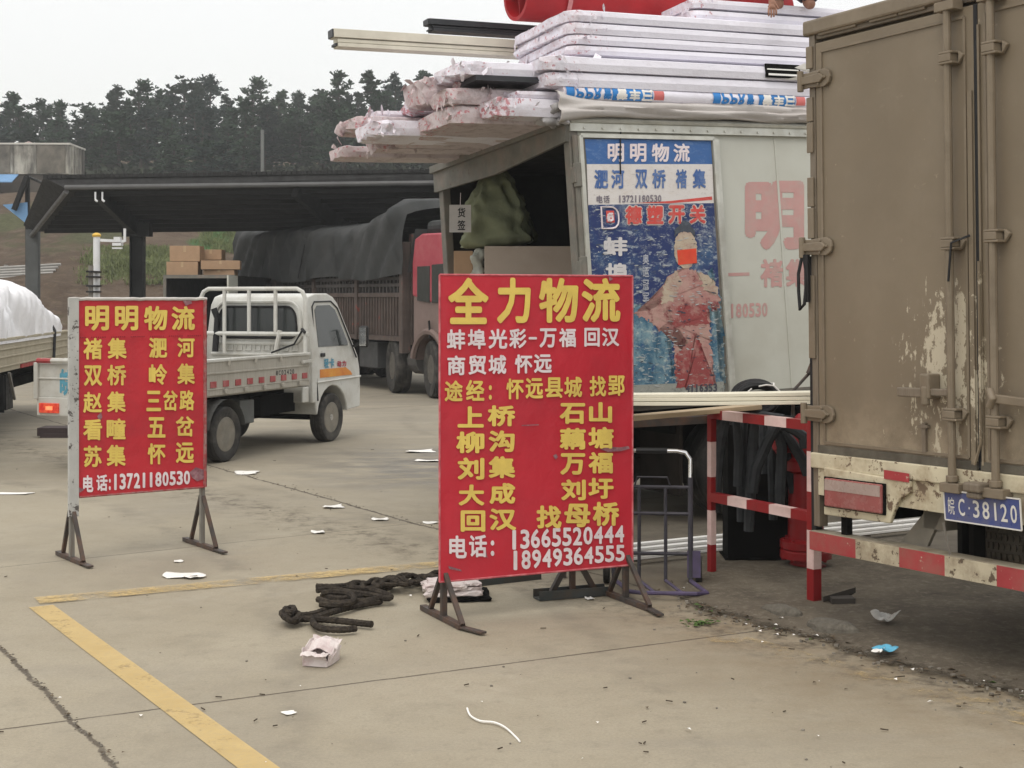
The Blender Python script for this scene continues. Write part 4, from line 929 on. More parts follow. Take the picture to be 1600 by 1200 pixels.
for r0, w in ((0, .016), (.055, .014), (.10, .011)):
    a, c = pp(*cp(214, 672), c1 - .004), pp(*cp(370, 856), c1 - .004); x0, x1, z1, z0 = a.x + r0, c.x - r0, a.z - r0, c.z + r0; rr = (x1 - x0) * .42
    pts = [(x0, z1), (x1 - rr, z1)] + [(x1 - rr + rr * math.sin(R(t)), z1 - rr + rr * math.cos(R(t))) for t in (20, 45, 70, 90)] + [(x1 - rr + rr * math.cos(R(t)), z0 + rr - rr * math.sin(R(t))) for t in (0, 30, 60)] + [(x1 - rr, z0), (x0, z0)]
    b.tube([(x, c1 - .003, z) for x, z in pts], w / 2, 4, closed=True)
b.build('poster_emblem', M_whl, dr)
b = MB(); a, c = pp(*cp(255, 705), c1 - .003), pp(*cp(330, 805), c1 - .003); b.box(a.x, c.x, c1 - .004, c1 - .0032, c.z, a.z); b.build('poster_emblem', M_redl, dr)
b = MB(); rows_px(b, Mp, c1 - .0045, CR, [('E278-318', 722, 790, 722, 790)], .03); b.build('poster_emblem', M_whl, dr)
b = MB(); b.tube([pp(970, 206, c1 - .01), pp(969, 240, c1 - .006), pp(969.5, 272, c1 - .004)], .006, 5); b.build('loose_wire', M_black, dr)
CW = (880, 180, 3.75); lettering(pt, M_redfade, Mp, -.0015, CW, [('明1065-1412', 385, 792, 382, 790)], .05, 'wall_lettering'); lettering(pt, M_redfade, Mp, -.0015, CW, [('褚1155-1290 集1303-1436', 842, 1010, 842, 1005), (spread('180530', 972, 1200), 1105, 1190, 1098, 1180)], .035, 'wall_lettering'); b = MB()
a, c = onp(Mp, 880 + 935 / 3.75, 180 + 925 / 3.75, 1, -.0015), onp(Mp, 880 + 1092 / 3.75, 180 + 940 / 3.75, 1, -.0015); b.box(a.x, c.x, -.0016, -.0008, c.z, a.z)
b.build('wall_lettering', M_redfade, pt)
b = MB()
for zz in (.6,): b.box(1.9, 1.92, -.006, -.001, .05, HB - .08)
b.build('wall_seam', M_boxwall, pt)
# running gear stands level on the yard
Mg = frame(Vector((Mp.translation.x, Mp.translation.y, 0)), (.89, .457)); Mgl = Mp.inverted() @ Mg
def under(fn, name, m, **k): b = MB(); fn(b); bmesh.ops.transform(b.b, matrix=Mgl, verts=b.b.verts); return b.build(name, m, pt, **k)
for x in (1.5, 3.9):
    for y, s in ((.22, 1), (WB - .15, -1)): wheel(pt, Mgl @ axle(x, y, .41, s), .41, .42 if x < 2 else .22, M_rim)
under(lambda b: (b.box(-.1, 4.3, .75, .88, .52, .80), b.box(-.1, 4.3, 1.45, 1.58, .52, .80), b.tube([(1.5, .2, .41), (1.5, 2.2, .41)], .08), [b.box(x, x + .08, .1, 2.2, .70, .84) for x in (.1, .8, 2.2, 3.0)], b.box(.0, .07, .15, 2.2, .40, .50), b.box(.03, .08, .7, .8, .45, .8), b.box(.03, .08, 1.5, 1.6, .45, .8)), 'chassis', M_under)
under(lambda b: (b.box(-.2, 4.3, 2.05, 2.12, .12, .86), b.box(2.1, 3.3, .25, .75, .28, .72)), 'underbody_light_block', M_under)  # far-side panel and box added to block light under the truck
for y0, y1 in ((.05, .62), (1.6, 2.2)): under(lambda b: b.box(.86, .89, y0, y1, .22, .80), 'mudflap', mat('brown_mudflap', (.016, .013, .011), .9, .3, 4, (.03, .026, .021), .6, 5, spec=.05))  # flap colour darkened to carry the shade under the truck

# goods inside
def blob(c, rx, ry, rz, Mx, nz=3.0, amp=.1, top=1.0, seed=0, nu=26, nv=18):
    b = MB()
    def fn(u, v):
        a = u * 2 * math.pi; t = (v - .5) * math.pi; h = math.sin(t); r = math.cos(t) ** .55 if abs(math.cos(t)) > 1e-6 else 0
        tap = 1 - (1 - top) * max(0, (h + 1) / 2)
        q = Vector((c[0] + rx * r * tap * math.cos(a), c[1] + ry * r * tap * math.sin(a), c[2] + rz * h))
        n = noise.noise(q * nz + Vector((seed, 0, 0))) + .5 * noise.noise(q * nz * 2.7 + Vector((0, seed, 0)))
        d = Vector((math.cos(a) * r, math.sin(a) * r, h * .4)); return q + d * amp * n
    b.grid(fn, nu, nv); return b
def sackfn(cx, Y, px0, px1, py0, py1):
    c = P((px0 + px1) / 2, py1, Y); w = (px1 - px0) * Y / F / 2; h = (py1 - py0) * Y / F
    def fn(u, v):
        a = u * 2 * math.pi; t = v; ca, sa = math.cos(a), math.sin(a)
        prof = [(0, .0), (.03, .93), (.12, 1.0), (.35, .90), (.6, .70), (.82, .46), (.95, .30), (1, 0)]
        for (t0, r0), (t1, r1) in zip(prof, prof[1:]):
            if t <= t1: r = r0 + (r1 - r0) * (t - t0) / (t1 - t0); break
        q = Vector((c.x + w * r * math.copysign(abs(ca) ** .7, ca) - .04 * t, Y + .30 * r * math.copysign(abs(sa) ** .7, sa), c.z + h * t + .03 * ca * r))
        fold = abs(noise.noise(Vector((a * 1.6 + t * 2.5, t * 2.2, 4)))) * .11 + .05 * noise.noise(Vector((a * 3, t * 7, 1)))
        d = Vector((ca, sa, 0)); return q - d * fold * (.4 + r)
    return fn
b = MB(); b.grid(sackfn(0, 12.75, 716, 840, 262, 388), 60, 40)
tag(b.build('woven_sack', M_sack, smooth=80), 'bulging pale green woven sack lying on the cartons in the box truck', 'sack')
def wbox(label, px0, px1, py0, Y, d, m, tape=False):
    a, c = P(px0, py0, Y), P(px1, py0, Y); carton(label, T((a.x + c.x) / 2, Y + d / 2, 1.0), c.x - a.x, d, a.z - 1.0, m, tape)
wbox('large grey carton under the green sack in the open box truck', 757, 905, 384.5, 12.3, .75, M_card2)
wbox('narrow brown carton beside the large grey one in the open box truck', 709, 739, 392, 12.62, .5, M_card)
a, c = P(738, 440, 12.5), P(755, 388, 12.5)
b = blob(((a.x + c.x) / 2, 12.6, (a.z + c.z) / 2), .055, .06, (c.z - a.z) / 2, None, 14, .07, .9, 9)
tag(b.build('plastic_bag', mat('pale_plastic', (.35, .36, .32), .4, .2, 9), None, smooth=80), 'crumpled pale plastic bag stuffed between the two cartons', 'bag')
a, c = P(702, 363, 12.25), P(736, 320, 12.25)
nt = thing('paper_notice', 'hanging white card with black handwriting beside the green sack', 'notice', T(a.x, 12.25, a.z)); sw, sh_ = c.x - a.x, c.z - a.z
b = MB(); b.box(0, sw, 0, .006, 0, sh_); b.build('card', mat('dull_card', (.42, .40, .38), .7), nt)
b = MB()
for i, ch in enumerate('货签'): put_box(b, ch, (.38 * sw, -.002, (.54 - .46 * i) * sh_), (.36 * sw, 0, 0), (0, 0, .36 * sh_), (0, -1, 0), .02)
b.build('writing', M_black, nt)
b = MB(); b.tube([(sw * .5, .003, sh_ - .01), (sw * .52, .003, sh_ + .10)], .003, 4); b.build('string', M_whl, nt)

# ---- wrapped profiles stacked on its roof
def bundle(label, x0, y0, z0, Lh, Wd, Hh, m=None, yaw=0, pitch=0, seed=0, rough=.012, crumple=.05):
    rnd = random.Random(seed); b = MB(); st = [0, .015, .04, .08, .13, .19, .27, .38, .55, .8, 1.2, 1.8, 2.5, 3.2, 4, 5, 6]; st = [s for s in st if s < Lh] + [Lh]
    rings = []
    for s in st:
        k = math.exp(-s / .13); ring = []
        per = []
        cc = min(.016, Hh * .16); pl_ = [(.014, 0), (Wd - .014, 0), (Wd, Hh * .48), (Wd - .004, Hh - .006), (Wd - cc, Hh), (cc, Hh), (.006, Hh - .006), (0, Hh * .48)]
        for (ya, za), (yb, zb_) in zip(pl_, pl_[1:] + pl_[:1]):
            n = max(2, int(math.hypot(yb - ya, zb_ - za) / .06)); per += [(ya + (yb - ya) * i / n, za + (zb_ - za) * i / n) for i in range(n)]
        for y, z in per:
            q = Vector((s, y, z)); ctr = Vector((s, Wd / 2, Hh / 2)); d = q - ctr; d.x = 0
            n1 = noise.noise(Vector((s * 3 + seed, y * 7, z * 9))); n2 = noise.noise(Vector((s * 14, y * 17 + seed, z * 17)))
            q += d.normalized() * (rough * n1 * .35 + crumple * .5 * k * n2); q.x += crumple * k * n2 * .8 - (.012 if s == 0 else 0)
            sh = 1 - .10 * math.exp(-s / .02); q.y = Wd / 2 + (q.y - Wd / 2) * sh; q.z = Hh / 2 + (q.z - Hh / 2) * sh; ring.append(q)
        rings.append(ring)
    b.loops(rings)
    for i in range(int(crumple * 110)):
        y = rnd.uniform(0, Wd); z = rnd.uniform(.1, .95) * Hh; x = rnd.choice([-.01, rnd.uniform(-.01, .35)])
        if x > 0: y = -.004 if rnd.random() < .7 else y; z = Hh + .004 if y > 0 else z
        u = Vector((rnd.uniform(-.6, .3), rnd.uniform(-1, 1), rnd.uniform(-1, .6))).normalized() * rnd.uniform(.03, .10); v = Vector((rnd.uniform(-.3, .5), rnd.uniform(-1, .2), rnd.uniform(-1, 1))).normalized() * rnd.uniform(.02, .06); o_ = Vector((x, y, z))
        m1, m2 = o_ + u * .5 + Vector((-.012, -.012, 0)), o_ + u * .5 + v + Vector((-.01, -.015, .01)); b.face([o_, m1, m2, o_ + v]); b.face([m1, o_ + u, o_ + u + v * .6, m2])
    M_ = Mp @ T(x0, y0, z0) @ Matrix.Rotation(yaw, 4, 'Z') @ Matrix.Rotation(pitch, 4, 'Y')
    o = b.build('wrapped_bundle', m or M_wrap, None, M=M_, smooth=14)
    return tag(o, label, 'bundle', 'paper wrapped profiles on the truck roof')
def bpx(label, px, pyb, y0, Lh, Wd, Hpx, **k):
    q = onp(Mp, px, pyb, 1, y0); Hh = Hpx * (11 + .9 * y0) / F; return bundle(label, q.x, y0, q.z, Lh, Wd, Hh * .93, **k)
bpx('topmost long white pack of the even stack above the poster', 893, 31, -.02, 3.7, .94, 19, seed=1)
bpx('second white pack from the top of the even stack', 893, 50.5, -.02, 3.7, .95, 18.5, seed=2, yaw=.004)
bpx('third white pack of the even stack with reddened end', 896, 67, -.01, 3.7, .9, 16, seed=3)
bpx('fourth white pack, lowest of the even stack with reddened end', 893, 83, .0, 3.7, .9, 14.5, seed=4)
o5 = bpx('narrow white pack torn open near its far end', 856, 107.5, -.12, 3.9, .42, 24, seed=5, crumple=.07)
b = MB(); b.box(1.98, 2.32, -.012, .005, .015, .125); b.build('torn_opening', M_under, o5)
b = MB(); b.box(2.0, 2.36, -.02, -.012, .03, .045); b.box(1.99, 2.3, -.018, -.012, .075, .085); b.build('bare_profile', M_alup, o5)
b = MB(); b.prism([(2.26, -.02, .10), (2.34, -.05, .135), (2.44, -.05, .07), (2.50, -.03, .03), (2.42, -.015, .115)], (0, .004, 0)); b.prism([(2.15, -.02, .0), (2.3, -.045, .03), (2.36, -.02, .0)], (0, .004, 0)); b.build('torn_flap', M_wht, o5)
bpx('narrow white pack directly under the torn one', 860, 133, -.10, 3.9, .5, 24, seed=6, crumple=.07)
bpx('upper of two white packs set back at the very top of the load', 1086, 10.5, .10, 2.6, .75, 16, seed=7)
bpx('lower of two white packs set back at the very top of the load', 1084, 29, .10, 2.6, .8, 17, seed=8)
bundle('wide soiled pack lying lowest, its dirty underside overhanging the rear header', -.86, .18, 2.165, 4.4, 1.15, .13, M_wrapd, seed=9, crumple=.10)
bundle('soiled short ended pack lying over the wide lowest pack', -.88, .14, 2.30, 3.0, .32, .12, M_wrapd, seed=10, crumple=.10, yaw=.05)
bundle('white pack with torn bright red end just above the header', -.60, -.02, 2.19, 4.0, .30, .135, M_wrapr, seed=11, crumple=.09, yaw=.02)
bundle('slanted grimy pack sticking up among the overhanging ends', -.92, .48, 2.36, 3.0, .36, .20, M_wrapd, seed=12, crumple=.09, pitch=-.10)
bundle('white pack with pink striped end above the dark gap', -.82, .05, 2.50, 3.2, .46, .10, M_wrap, seed=13, crumple=.10)
bundle('pinkish pack behind the striped one, partly hidden by the stack', -.62, .55, 2.58, 3.2, .4, .12, M_wrap, seed=14, crumple=.08)
bundle('longest overhanging pack with dirty crumpled end in the upper pair', -1.24, 1.12, 2.28, 4.0, .42, .10, M_wrapd, seed=15, crumple=.11)
bundle('white overhanging pack with torn paper flap, under the longest one', -1.23, .74, 2.165, 4.0, .42, .115, M_wrap, seed=16, crumple=.12)
bundle('small soiled pack between the overhanging pair and the wide lowest pack', -.98, 1.34, 2.165, 3.0, .25, .10, M_wrapd, seed=17, crumple=.08)
bundle('thin lone pack overhanging lowest at the far roof edge', -1.12, 1.76, 2.165, 4.0, .3, .09, M_wrapd, seed=18, crumple=.05)
bundle('pack with red end lying behind the overhanging pair', -.75, 1.55, 2.30, 3.0, .4, .14, M_wrapr, seed=19, crumple=.08)
bundle('thin white strip pack over the red ended one beside the header', -.40, .02, 2.335, 3.4, .24, .05, M_wrap, seed=31, crumple=.05, yaw=.01)
bundle('short dirty roll end poking out between the slanted and the short ended packs', -.70, .30, 2.43, 2.6, .16, .09, M_wrapd, seed=32, crumple=.10, yaw=-.04)
bundle('thin pale pack on top of the longest overhanging one', -1.02, 1.2, 2.385, 3.6, .3, .06, M_wrap, seed=33, crumple=.06, yaw=.02)
bundle('small red ended pack behind the slanted grimy one', -.80, .98, 2.40, 3.0, .28, .11, M_wrapr, seed=34, crumple=.08, yaw=-.02)
bundle('hidden middle pack carrying the even stack', .1, .45, 2.32, 3.8, .9, .26, M_wrap, seed=20)
b = MB(); b.box(-.72, 1.0, .04, .40, 2.455, 2.495); tag(b.build('dark_panel', M_profB, None, M=Mp), 'dark flat strip between the striped pack and the red ended pack', 'profile')  # dark strip filling the gap between the two packs
q = onp(Mp, 523, 72, 1, 1.10)
def prof_bar(name, label, q, Lh, w, h, m, cap):
    b = MB(); b.box(0, Lh, 0, w, h * .52, h); b.box(.03, Lh, .01, w - .01, h * .26, h * .46); b.box(.03, Lh, .0, w, 0, h * .22); b.box(.02, Lh, .03, w - .03, h * .1, h * .6)
    t = thing(name, label, 'profile', Mp @ T(*q) @ Matrix.Rotation(R(.3), 4, 'Y')); b.build('bar', m, t, bevel=.003)
    b = MB(); b.box(-.012, .006, .006, w - .006, h * .54, h * .98); b.box(.01, .03, .012, w - .012, .01, h * .2); b.build('end_cap', cap, t)
prof_bar('metal_profile', 'long cream metal profile sticking far out behind the load', q, 3.0, .11, 27 * 12 / F, M_profC, M_profB)
q = onp(Mp, 672, 47, 1, 1.22); prof_bar('metal_profile', 'black metal profile lying on top of the cream one', q, 2.4, .11, 19 * 12 / F, M_profB, M_profB)
q = onp(Mp, 806, -10, 1, .72)
rl = thing('rolled_tarp', 'big red rolled sheet lying on top of the wrapped stack', 'rolled sheet', Mp @ T(*q))
b = MB(); rr = .215
b.loops([[Vector((x, rr * (1 + .03 * math.sin(3 * a + x)) * math.cos(a), rr * math.sin(a))) for a in [k * math.pi / 14 for k in range(28)]] for x in (0, .02, .5, 1.1, 1.7, 2.6)], caps=False)
b.loops([[Vector((.0, rr * k * math.cos(a), rr * k * math.sin(a))) for a in [j * math.pi / 14 for j in range(28)]] for k in (1.0, .86)], caps=False)
b.loops([[Vector((x, rr * .86 * math.cos(a), rr * .86 * math.sin(a))) for a in [j * math.pi / 14 for j in range(28)]] for x in (0, 1.2)], caps=False)
b.build('roll', M_red, rl, smooth=60)
b = MB(); b.tube([(.06, (.17 - .006 * k) * math.cos(k * .45), (.17 - .006 * k) * math.sin(k * .45)) for k in range(26)], .006, 4); b.box(.02, 1.0, -.012, .0, -.17, .17); b.build('inner_wrap', mat('dark_red_inside', (.22, .012, .016), .7), rl)
b = MB(); b.loops([[Vector((x, (rr + .012) * math.cos(a), (rr + .012) * math.sin(a))) for a in [j * math.pi / 14 for j in range(28)]] for x in (.36, .40)], caps=False); b.build('tape_band', mat('pink_tape', (.5, .2, .2), .4), rl)
# printed tube and loose sheet along the roof edge
q = onp(Mp, 882, 154, 1, -.09); q2 = onp(Mp, 882, 131, 1, -.09); rz = (q2.z - q.z) / 2
pk = thing('printed_pack', 'long white pack with blue print lying on the roof edge above the poster', 'pack', Mp @ T(q.x, -.09 + rz, q.z + rz))
b = MB(); b.loops([[Vector((x, (rz + .003 * math.sin(x * 9)) * math.cos(a), rz * math.sin(a))) for a in [k * math.pi / 10 for k in range(20)]] for x in [i * .14 for i in range(28)]]); b.build('wrapper', M_wrap, pk, smooth=60)
M_bb = mat('bright_blue_print', (.035, .20, .52), .4)
for x0 in (.02, .42, 1.34, 1.78):
    bb = MB(); bw = MB(); br = MB()
    if x0 in (.02, 1.34):
        for i, ch in enumerate('PPR管'): put(bw, ch, lambda u, v, d, x=x0 + .08 + i * .08: Vector((x + u * .07, -(rz + .007) * math.cos((v - .42) * 1.5) - d, -(rz + .007) * math.sin((v - .42) * 1.5))), .04)
        bb.loops([[Vector((x, (rz + .005) * math.cos(a), (rz + .005) * math.sin(a))) for a in [R(140 + 10 * k) for k in range(10)]] for x in (x0, x0 + .07)], closed=False, caps=False)
    else:
        bb.loops([[Vector((x, (rz + .005) * math.cos(a), (rz + .005) * math.sin(a))) for a in [R(135 + 10 * k) for k in range(11)]] for x in (x0, x0 + .36)], closed=False, caps=False)
        for i, ch in enumerate('管丰日'): put(br, ch, lambda u, v, d, x=x0 + .03 + i * .115: Vector((x + u * .10, -(rz + .008) * math.cos((v - .42) * 1.5) - d, -(rz + .008) * math.sin((v - .42) * 1.5))), .05)
    bb.build('printed_block', M_bb, pk)
    if x0 in (.02, 1.34): bw.build('lettering', M_bb, pk)
    else: br.build('lettering', M_wht, pk)
for x0 in (.79, 2.15): b = MB(); b.loops([[Vector((x, (rz + .006) * math.cos(a), (rz + .006) * math.sin(a))) for a in [R(150 + 10 * k) for k in range(8)]] for x in (x0, x0 + .09)], closed=False, caps=False); b.build('printed_seal', mat('pink_print', (.60, .16, .15), .4), pk)
def sheet(u, v):
    x = -.12 + 3.6 * u; e = math.exp(-max(0, x + .12) / .18)
    z = 2.325 - .135 * v + .05 * e * (1 - v); y = -.03 - .10 * math.sin(v * 2.6) * (1 - .3 * v)
    f = .022 * noise.noise(Vector((x * 2.0 - v * 1.2, v * 5, 1))) + .018 * abs(noise.noise(Vector((x * 1.6 + v * 3, v * 8, 6))))
    return Vector((x, y - f * 1.4 - .03 * e * math.sin(v * 9), z + f * .7 - .05 * e * v))
b = MB(); b.grid(sheet, 120, 14); o = b.build('cover_sheet', mat('dull_cream_sheet', (.52, .49, .47), .65, .1, 4, (.36, .32, .30), .5, 4, bump=.3, bs=10, bd=.02), None, M=Mp, smooth=80)
md = o.modifiers.new('thickness', 'SOLIDIFY'); md.thickness = .006
tag(o, 'crumpled cream sheet tucked under the printed pack along the roof rail', 'sheet')
b = blob((-.05, .03, 2.22), .12, .09, .08, None, 9, .22, .8, 4, 30, 20)
tag(b.build('crumpled_film', mat('grey_film', (.30, .29, .29), .4, .3, 9), None, M=Mp, smooth=80), 'crumpled grey film bunched at the box corner above the hinge post', 'film')

# ---- brown box truck seen from behind
Mt = frame(Vector((1.628, 7.8, 0)), (.4936, -.8699), Matrix.Rotation(R(-.9), 3, 'Y'))
bt = thing('box_truck', 'brown box truck seen from behind with closed peeling doors and blue plate', 'truck', Mt)
def lx(px, py, c=-.02): return onp(Mt, px, py, 1, c)
def lpos(px, py, c=-.02): q = lx(px, py, c); return q.x, q.z
WT = 2.3; zf = lx(1290, 720).z; ztop = lx(1274, 40).z; zd0 = lx(1290, 706).z; zd1 = lx(1300, 62).z
b = MB(); b.box(0, WT, .03, 4.2, zf + .02, ztop - .02); b.build('cargo_box', M_taupe, bt)
b = MB(); b.prism([(-.03, -.05, ztop - .05), (WT + .03, -.05, ztop - .05), (WT + .03, -.05, ztop + .03), (-.03, -.05, ztop + .03)], (0, 4.3, 0)); b.build('roof_cap', M_taupeh, bt, bevel=.012)
b = MB(); b.box(0, .045, -.03, .03, zf - .35, ztop - .05); b.box(WT - .045, WT, -.03, .03, zf - .35, ztop - .05); b.box(.045, WT - .045, -.02, .03, zd1 + .02, ztop - .05); b.build('rear_frame', M_taupe_dark, bt, bevel=.004)
for y0, y1 in ((105, 70), (188, 150), (237, 190), (322, 276), (372, 324), (560, 430)):
    z0, z1 = lx(1282, y0).z, lx(1282, y1).z; b = MB(); b.box(-.012, .035, -.042, -.031, z0, z1); b.build('edge_plate', M_taupeh, bt, bevel=.003)
for k, (x0, x1) in enumerate(((.08, .36), (.46, .655), (.665, .84), (1.5, 1.9))): b = MB(); b.box(x0, x1, -.036, -.021, zd1 + .035, zd1 + .10); b.build('edge_plate', M_taupeh, bt, bevel=.003)
b = MB(); b.box(-.02, .012, -.028, .02, zf - .42, lx(1276, 400).z); b.build('edge_seal', M_black, bt)
seam = lx(1531, 450).x
doors = []
for x0, x1 in ((.05, seam - .012), (seam + .012, WT - .05)):
    b = MB(); b.box(x0, x1, -.03, .028, zd0, zd1); d = b.build('door', M_taupe, bt, bevel=.006); doors.append(d)
    b = MB(); m = .05; fr = [(x0 + m, zd0 + m), (x1 - m, zd0 + m), (x1 - m, zd1 - m), (x0 + m, zd1 - m)]
    for i in range(4): a, c = fr[i], fr[(i + 1) % 4]; b.bar((a[0], -.032, a[1]), (c[0], -.032, c[1]), .014, .014)
    b.build('door_bead', M_taupeh, d)
b = MB(); b.box(.05, seam - .012, -.04, -.03, zd0 - .005, zd0 + .035); b.box(seam + .012, WT - .05, -.04, -.03, zd0 - .005, zd0 + .035); b.build('door_seal', mat('grimy_seal', (.10, .09, .07), .7, .3, 6, (.05, .04, .03), .6, 9), bt)
b = MB(); b.box(seam - .011, seam + .011, -.03, .02, zd0, zd1); b.build('seam_seal', M_black, bt)
b = MB(); b.box(seam - .045, seam - .018, -.041, -.031, zd0 + .02, zd1 - .4); b.box(seam + .018, seam + .03, -.041, -.031, zd0 + .02, zd1 - .1); b.tube([(seam + .02, -.046, 1.9), (seam + .02, -.048, zd0 + .12), (seam - .02, -.046, zd0 + .02)], .007, 5); b.build('meeting_strip', M_taupe, bt)
for py in (121, 385, 647):
    z = lx(1295, py).z; b = MB()
    b.xz([(-.045, z - .042), (-.045, z + .042), (.02, z + .04), (.14, z + .048), (.175, z + .03), (.185, z), (.175, z - .03), (.14, z - .048), (.02, z - .04)], -.052, -.036)
    b.xz([(-.03, z - .02), (-.03, z + .02), (.12, z + .024), (.15, z), (.12, z - .024)], -.068, -.052)
    b.tube([(-.035, -.06, z - .055), (-.035, -.06, z + .055)], .018, 8)
    for x, dz in ((.10, .03), (.15, .0), (.10, -.03)): b.tube([(x, -.05, z + dz), (x, -.063, z + dz)], .009, 6)
    b.build('hinge', M_taupeh, bt, bevel=.004)
for px, br_, dd in ((1497, (88, 380, 648), 0), (1565, (72, 368, 660), 1)):
    x = lx(px, 400).x; b = MB(); b.tube([(x, -.075, zf - .07), (x, -.075, ztop - .06)], .019, 10); o = b.build('lock_rod', M_taupeh, bt, smooth=True)
    for y in br_: b = MB(); z = lx(px, y, -.07).z; b.box(x - .035, x + .05, -.10, -.035, z - .03, z - .018); b.box(x - .035, x + .05, -.10, -.035, z + .018, z + .03); b.box(x - .034, x + .04, -.101, -.03, z - .018, z + .018); b.prism([(x + .05, -.06, z - .03), (x + .075, -.05, z + .01), (x + .05, -.06, z + .03)], (0, .02, 0)); b.build('rod_bracket', M_taupeh, bt, bevel=.004)
    for z in (zf - .05, ztop - .09): b = MB(); b.box(x - .06, x + .06, -.10, -.03, z - .02, z + .025); b.tube([(x, -.075, z + .03), (x, -.075, z + .06)], .03, 8); b.build('rod_keeper', M_taupeh, bt, bevel=.004)
x = lx(1497, 600).x; hz_ = lx(1450, 612).z
b = MB(); b.bar((x - .30, -.09, hz_), (x + .0, -.085, hz_ + .005), .022, .035); b.bar((x - .31, -.095, hz_ - .002), (x - .12, -.095, hz_ - .002), .03, .045); o = b.build('lock_handle', M_taupe_dark, bt, bevel=.006)
b = MB(); b.box(x - .16, x - .10, -.11, -.03, hz_ - .03, hz_ + .09); b.tube([(x - .13, -.1, hz_ - .06), (x - .13, -.1, hz_ + .03)], .022, 8); b.build('handle_catch', M_taupeh, bt, bevel=.008)
x = lx(1565, 600).x; z = lx(1575, 622).z; b = MB(); b.bar((x, -.085, z), (x + .35, -.09, z - .02), .03, .04); b.tube([(x, -.1, z + .04), (x + .03, -.11, z), (x, -.1, z - .04)], .018, 8); b.build('lock_handle', M_taupeh, bt, bevel=.005)
x, z = lpos(1449, 683); b = MB(); b.box(x - .012, x + .012, -.045, -.03, z - .07, z + .07); b.box(x - .03, x + .03, -.05, -.03, z + .045, z + .06); b.build('hasp', M_taupe_dark, bt)
b = MB(); xk = lx(1500, 380).x; b.tube([(xk + .09, -.05, lx(1520, 368).z), (xk + .03, -.11, lx(1505, 380).z), (xk + .01, -.11, lx(1502, 440).z)], .006, 5); b.build('loose_cable', M_black, bt)
# sill, lamp panel, plate, bumper
zs1, zs0 = zd0 - .007, lx(1290, 738).z
b = MB(); b.box(.0, WT, -.05, .03, zs0 + .02, zs1 + .0); b.build('sill', M_cream, bt, bevel=.006)
b = MB(); b.box(.045, WT - .045, -.035, -.0, zs0 - .12, zs0 + .018); b.build('rear_crossmember', M_cream, bt)
pts = [(1287, 730), (1421, 752), (1421, 770), (1405, 780), (1396, 800), (1390, 818), (1287, 804)]
for mir in (0, 1):
    q = [lx(px, py, -.06) for px, py in pts]; q = [Vector((WT - v.x if mir else v.x, -.06, v.z)) for v in q]
    b = MB(); b.prism(q, (0, .024, 0)); pn = b.build('lamp_panel', M_cream, bt, bevel=.006)
    r = [lx(px, py, -.06) for px, py in ((1293, 746), (1382, 757), (1382, 803), (1293, 790))]; r = [Vector((WT - v.x if mir else v.x, -.085, v.z)) for v in r]
    b = MB(); ctr_ = sum(r, Vector()) / 4; b.prism([ctr_ + (v_ - ctr_) * 1.07 + Vector((0, .014, 0)) for v_ in r], (0, .008, 0)); b.build('lamp_recess_shade', M_under, pn)  # dark border stands in for shade in the lamp recess
    b = MB(); b.prism(r, (0, .022, 0)); tl = b.build('tail_lamp', M_lampred, pn, bevel=.008)
    mid = [r[0].lerp(r[3], .42), r[1].lerp(r[2], .42)]; b = MB(); b.prism([r[0] + Vector((.006, -.002, -.006)), r[1] + Vector((-.006, -.002, -.006)), mid[1] + Vector((-.006, -.002, 0)), mid[0] + Vector((.006, -.002, 0))], (0, .0015, 0)); b.build('clear_lens', M_lampgrey, tl)
    r = [lx(px, py, -.06) for px, py in ((1382, 734), (1421, 740), (1421, 754), (1382, 748))]; r = [Vector((WT - v.x if mir else v.x, -.064, v.z)) for v in r]
    b = MB(); b.prism(r, (0, .003, 0)); b.build('reflector', M_barred, pn)
    b = MB(); x = .2 if not mir else WT - .24; b.box(x, x + .04, -.02, .02, .42, zs0 - .1); b.build('panel_bracket', M_under, pn)
PC = -.075; q = [lx(px, py, PC) for px, py in ((1475, 765.5), (1594, 780), (1597, 829), (1477.5, 811.5))]
Md = Mt
b = MB(); b.prism(q, (0, .004, 0)); pl = b.build('licence_plate', M_platebl, bt)
b = MB(); cq = [v + Vector((0, -.001, 0)) for v in q]
for i in range(4): b.bar(cq[i], cq[(i + 1) % 4], .006, .006)
b.build('plate_border', M_platewh, pl)
b = MB()
for ch, x0, x1 in (('皖', .05, .135), ('C', .19, .275), ('·', .325, .345), ('3', .385, .47), ('8', .51, .60), ('1', .665, .69), ('2', .745, .83), ('0', .87, .95)):
    y0, y1 = (.22, .80) if ch != '·' else (.47, .55)
    def fn(u, v, d, x0=x0, x1=x1, y0=y0, y1=y1):
        s = x0 + (x1 - x0) * u; t = y0 + (y1 - y0) * (1 - v); a = q[0].lerp(q[1], s); c = q[3].lerp(q[2], s); r = a.lerp(c, t); return Vector((r.x, r.y - .0012 - d, r.z))
    put(b, ch, fn, .004 if ch == '皖' else .012)
b.build('plate_lettering', M_platewh, pl)
b = MB(); x, z = lpos(1526, 762, -.09); b.box(x - .05, x + .05, -.13, -.05, z - .02, z + .025); b.box(x - .04, x + .04, -.12, -.05, z - .05, z - .02); b.build('plate_lamp', M_taupe_dark, bt, bevel=.01)
zb0, zb1 = lx(1279, 862, -.06).z, lx(1279, 831, -.06).z
xs = [0.0] + [lx(px, 860, -.06).x for px in (1337, 1405, 1476, 1557)] + [1.45, 1.65, 1.9, 2.1, WT]
b = MB()
for i in range(len(xs) - 1): b.box(xs[i], xs[i + 1], -.061, -.059, zb0 + .004, zb1 - .004, i % 2)
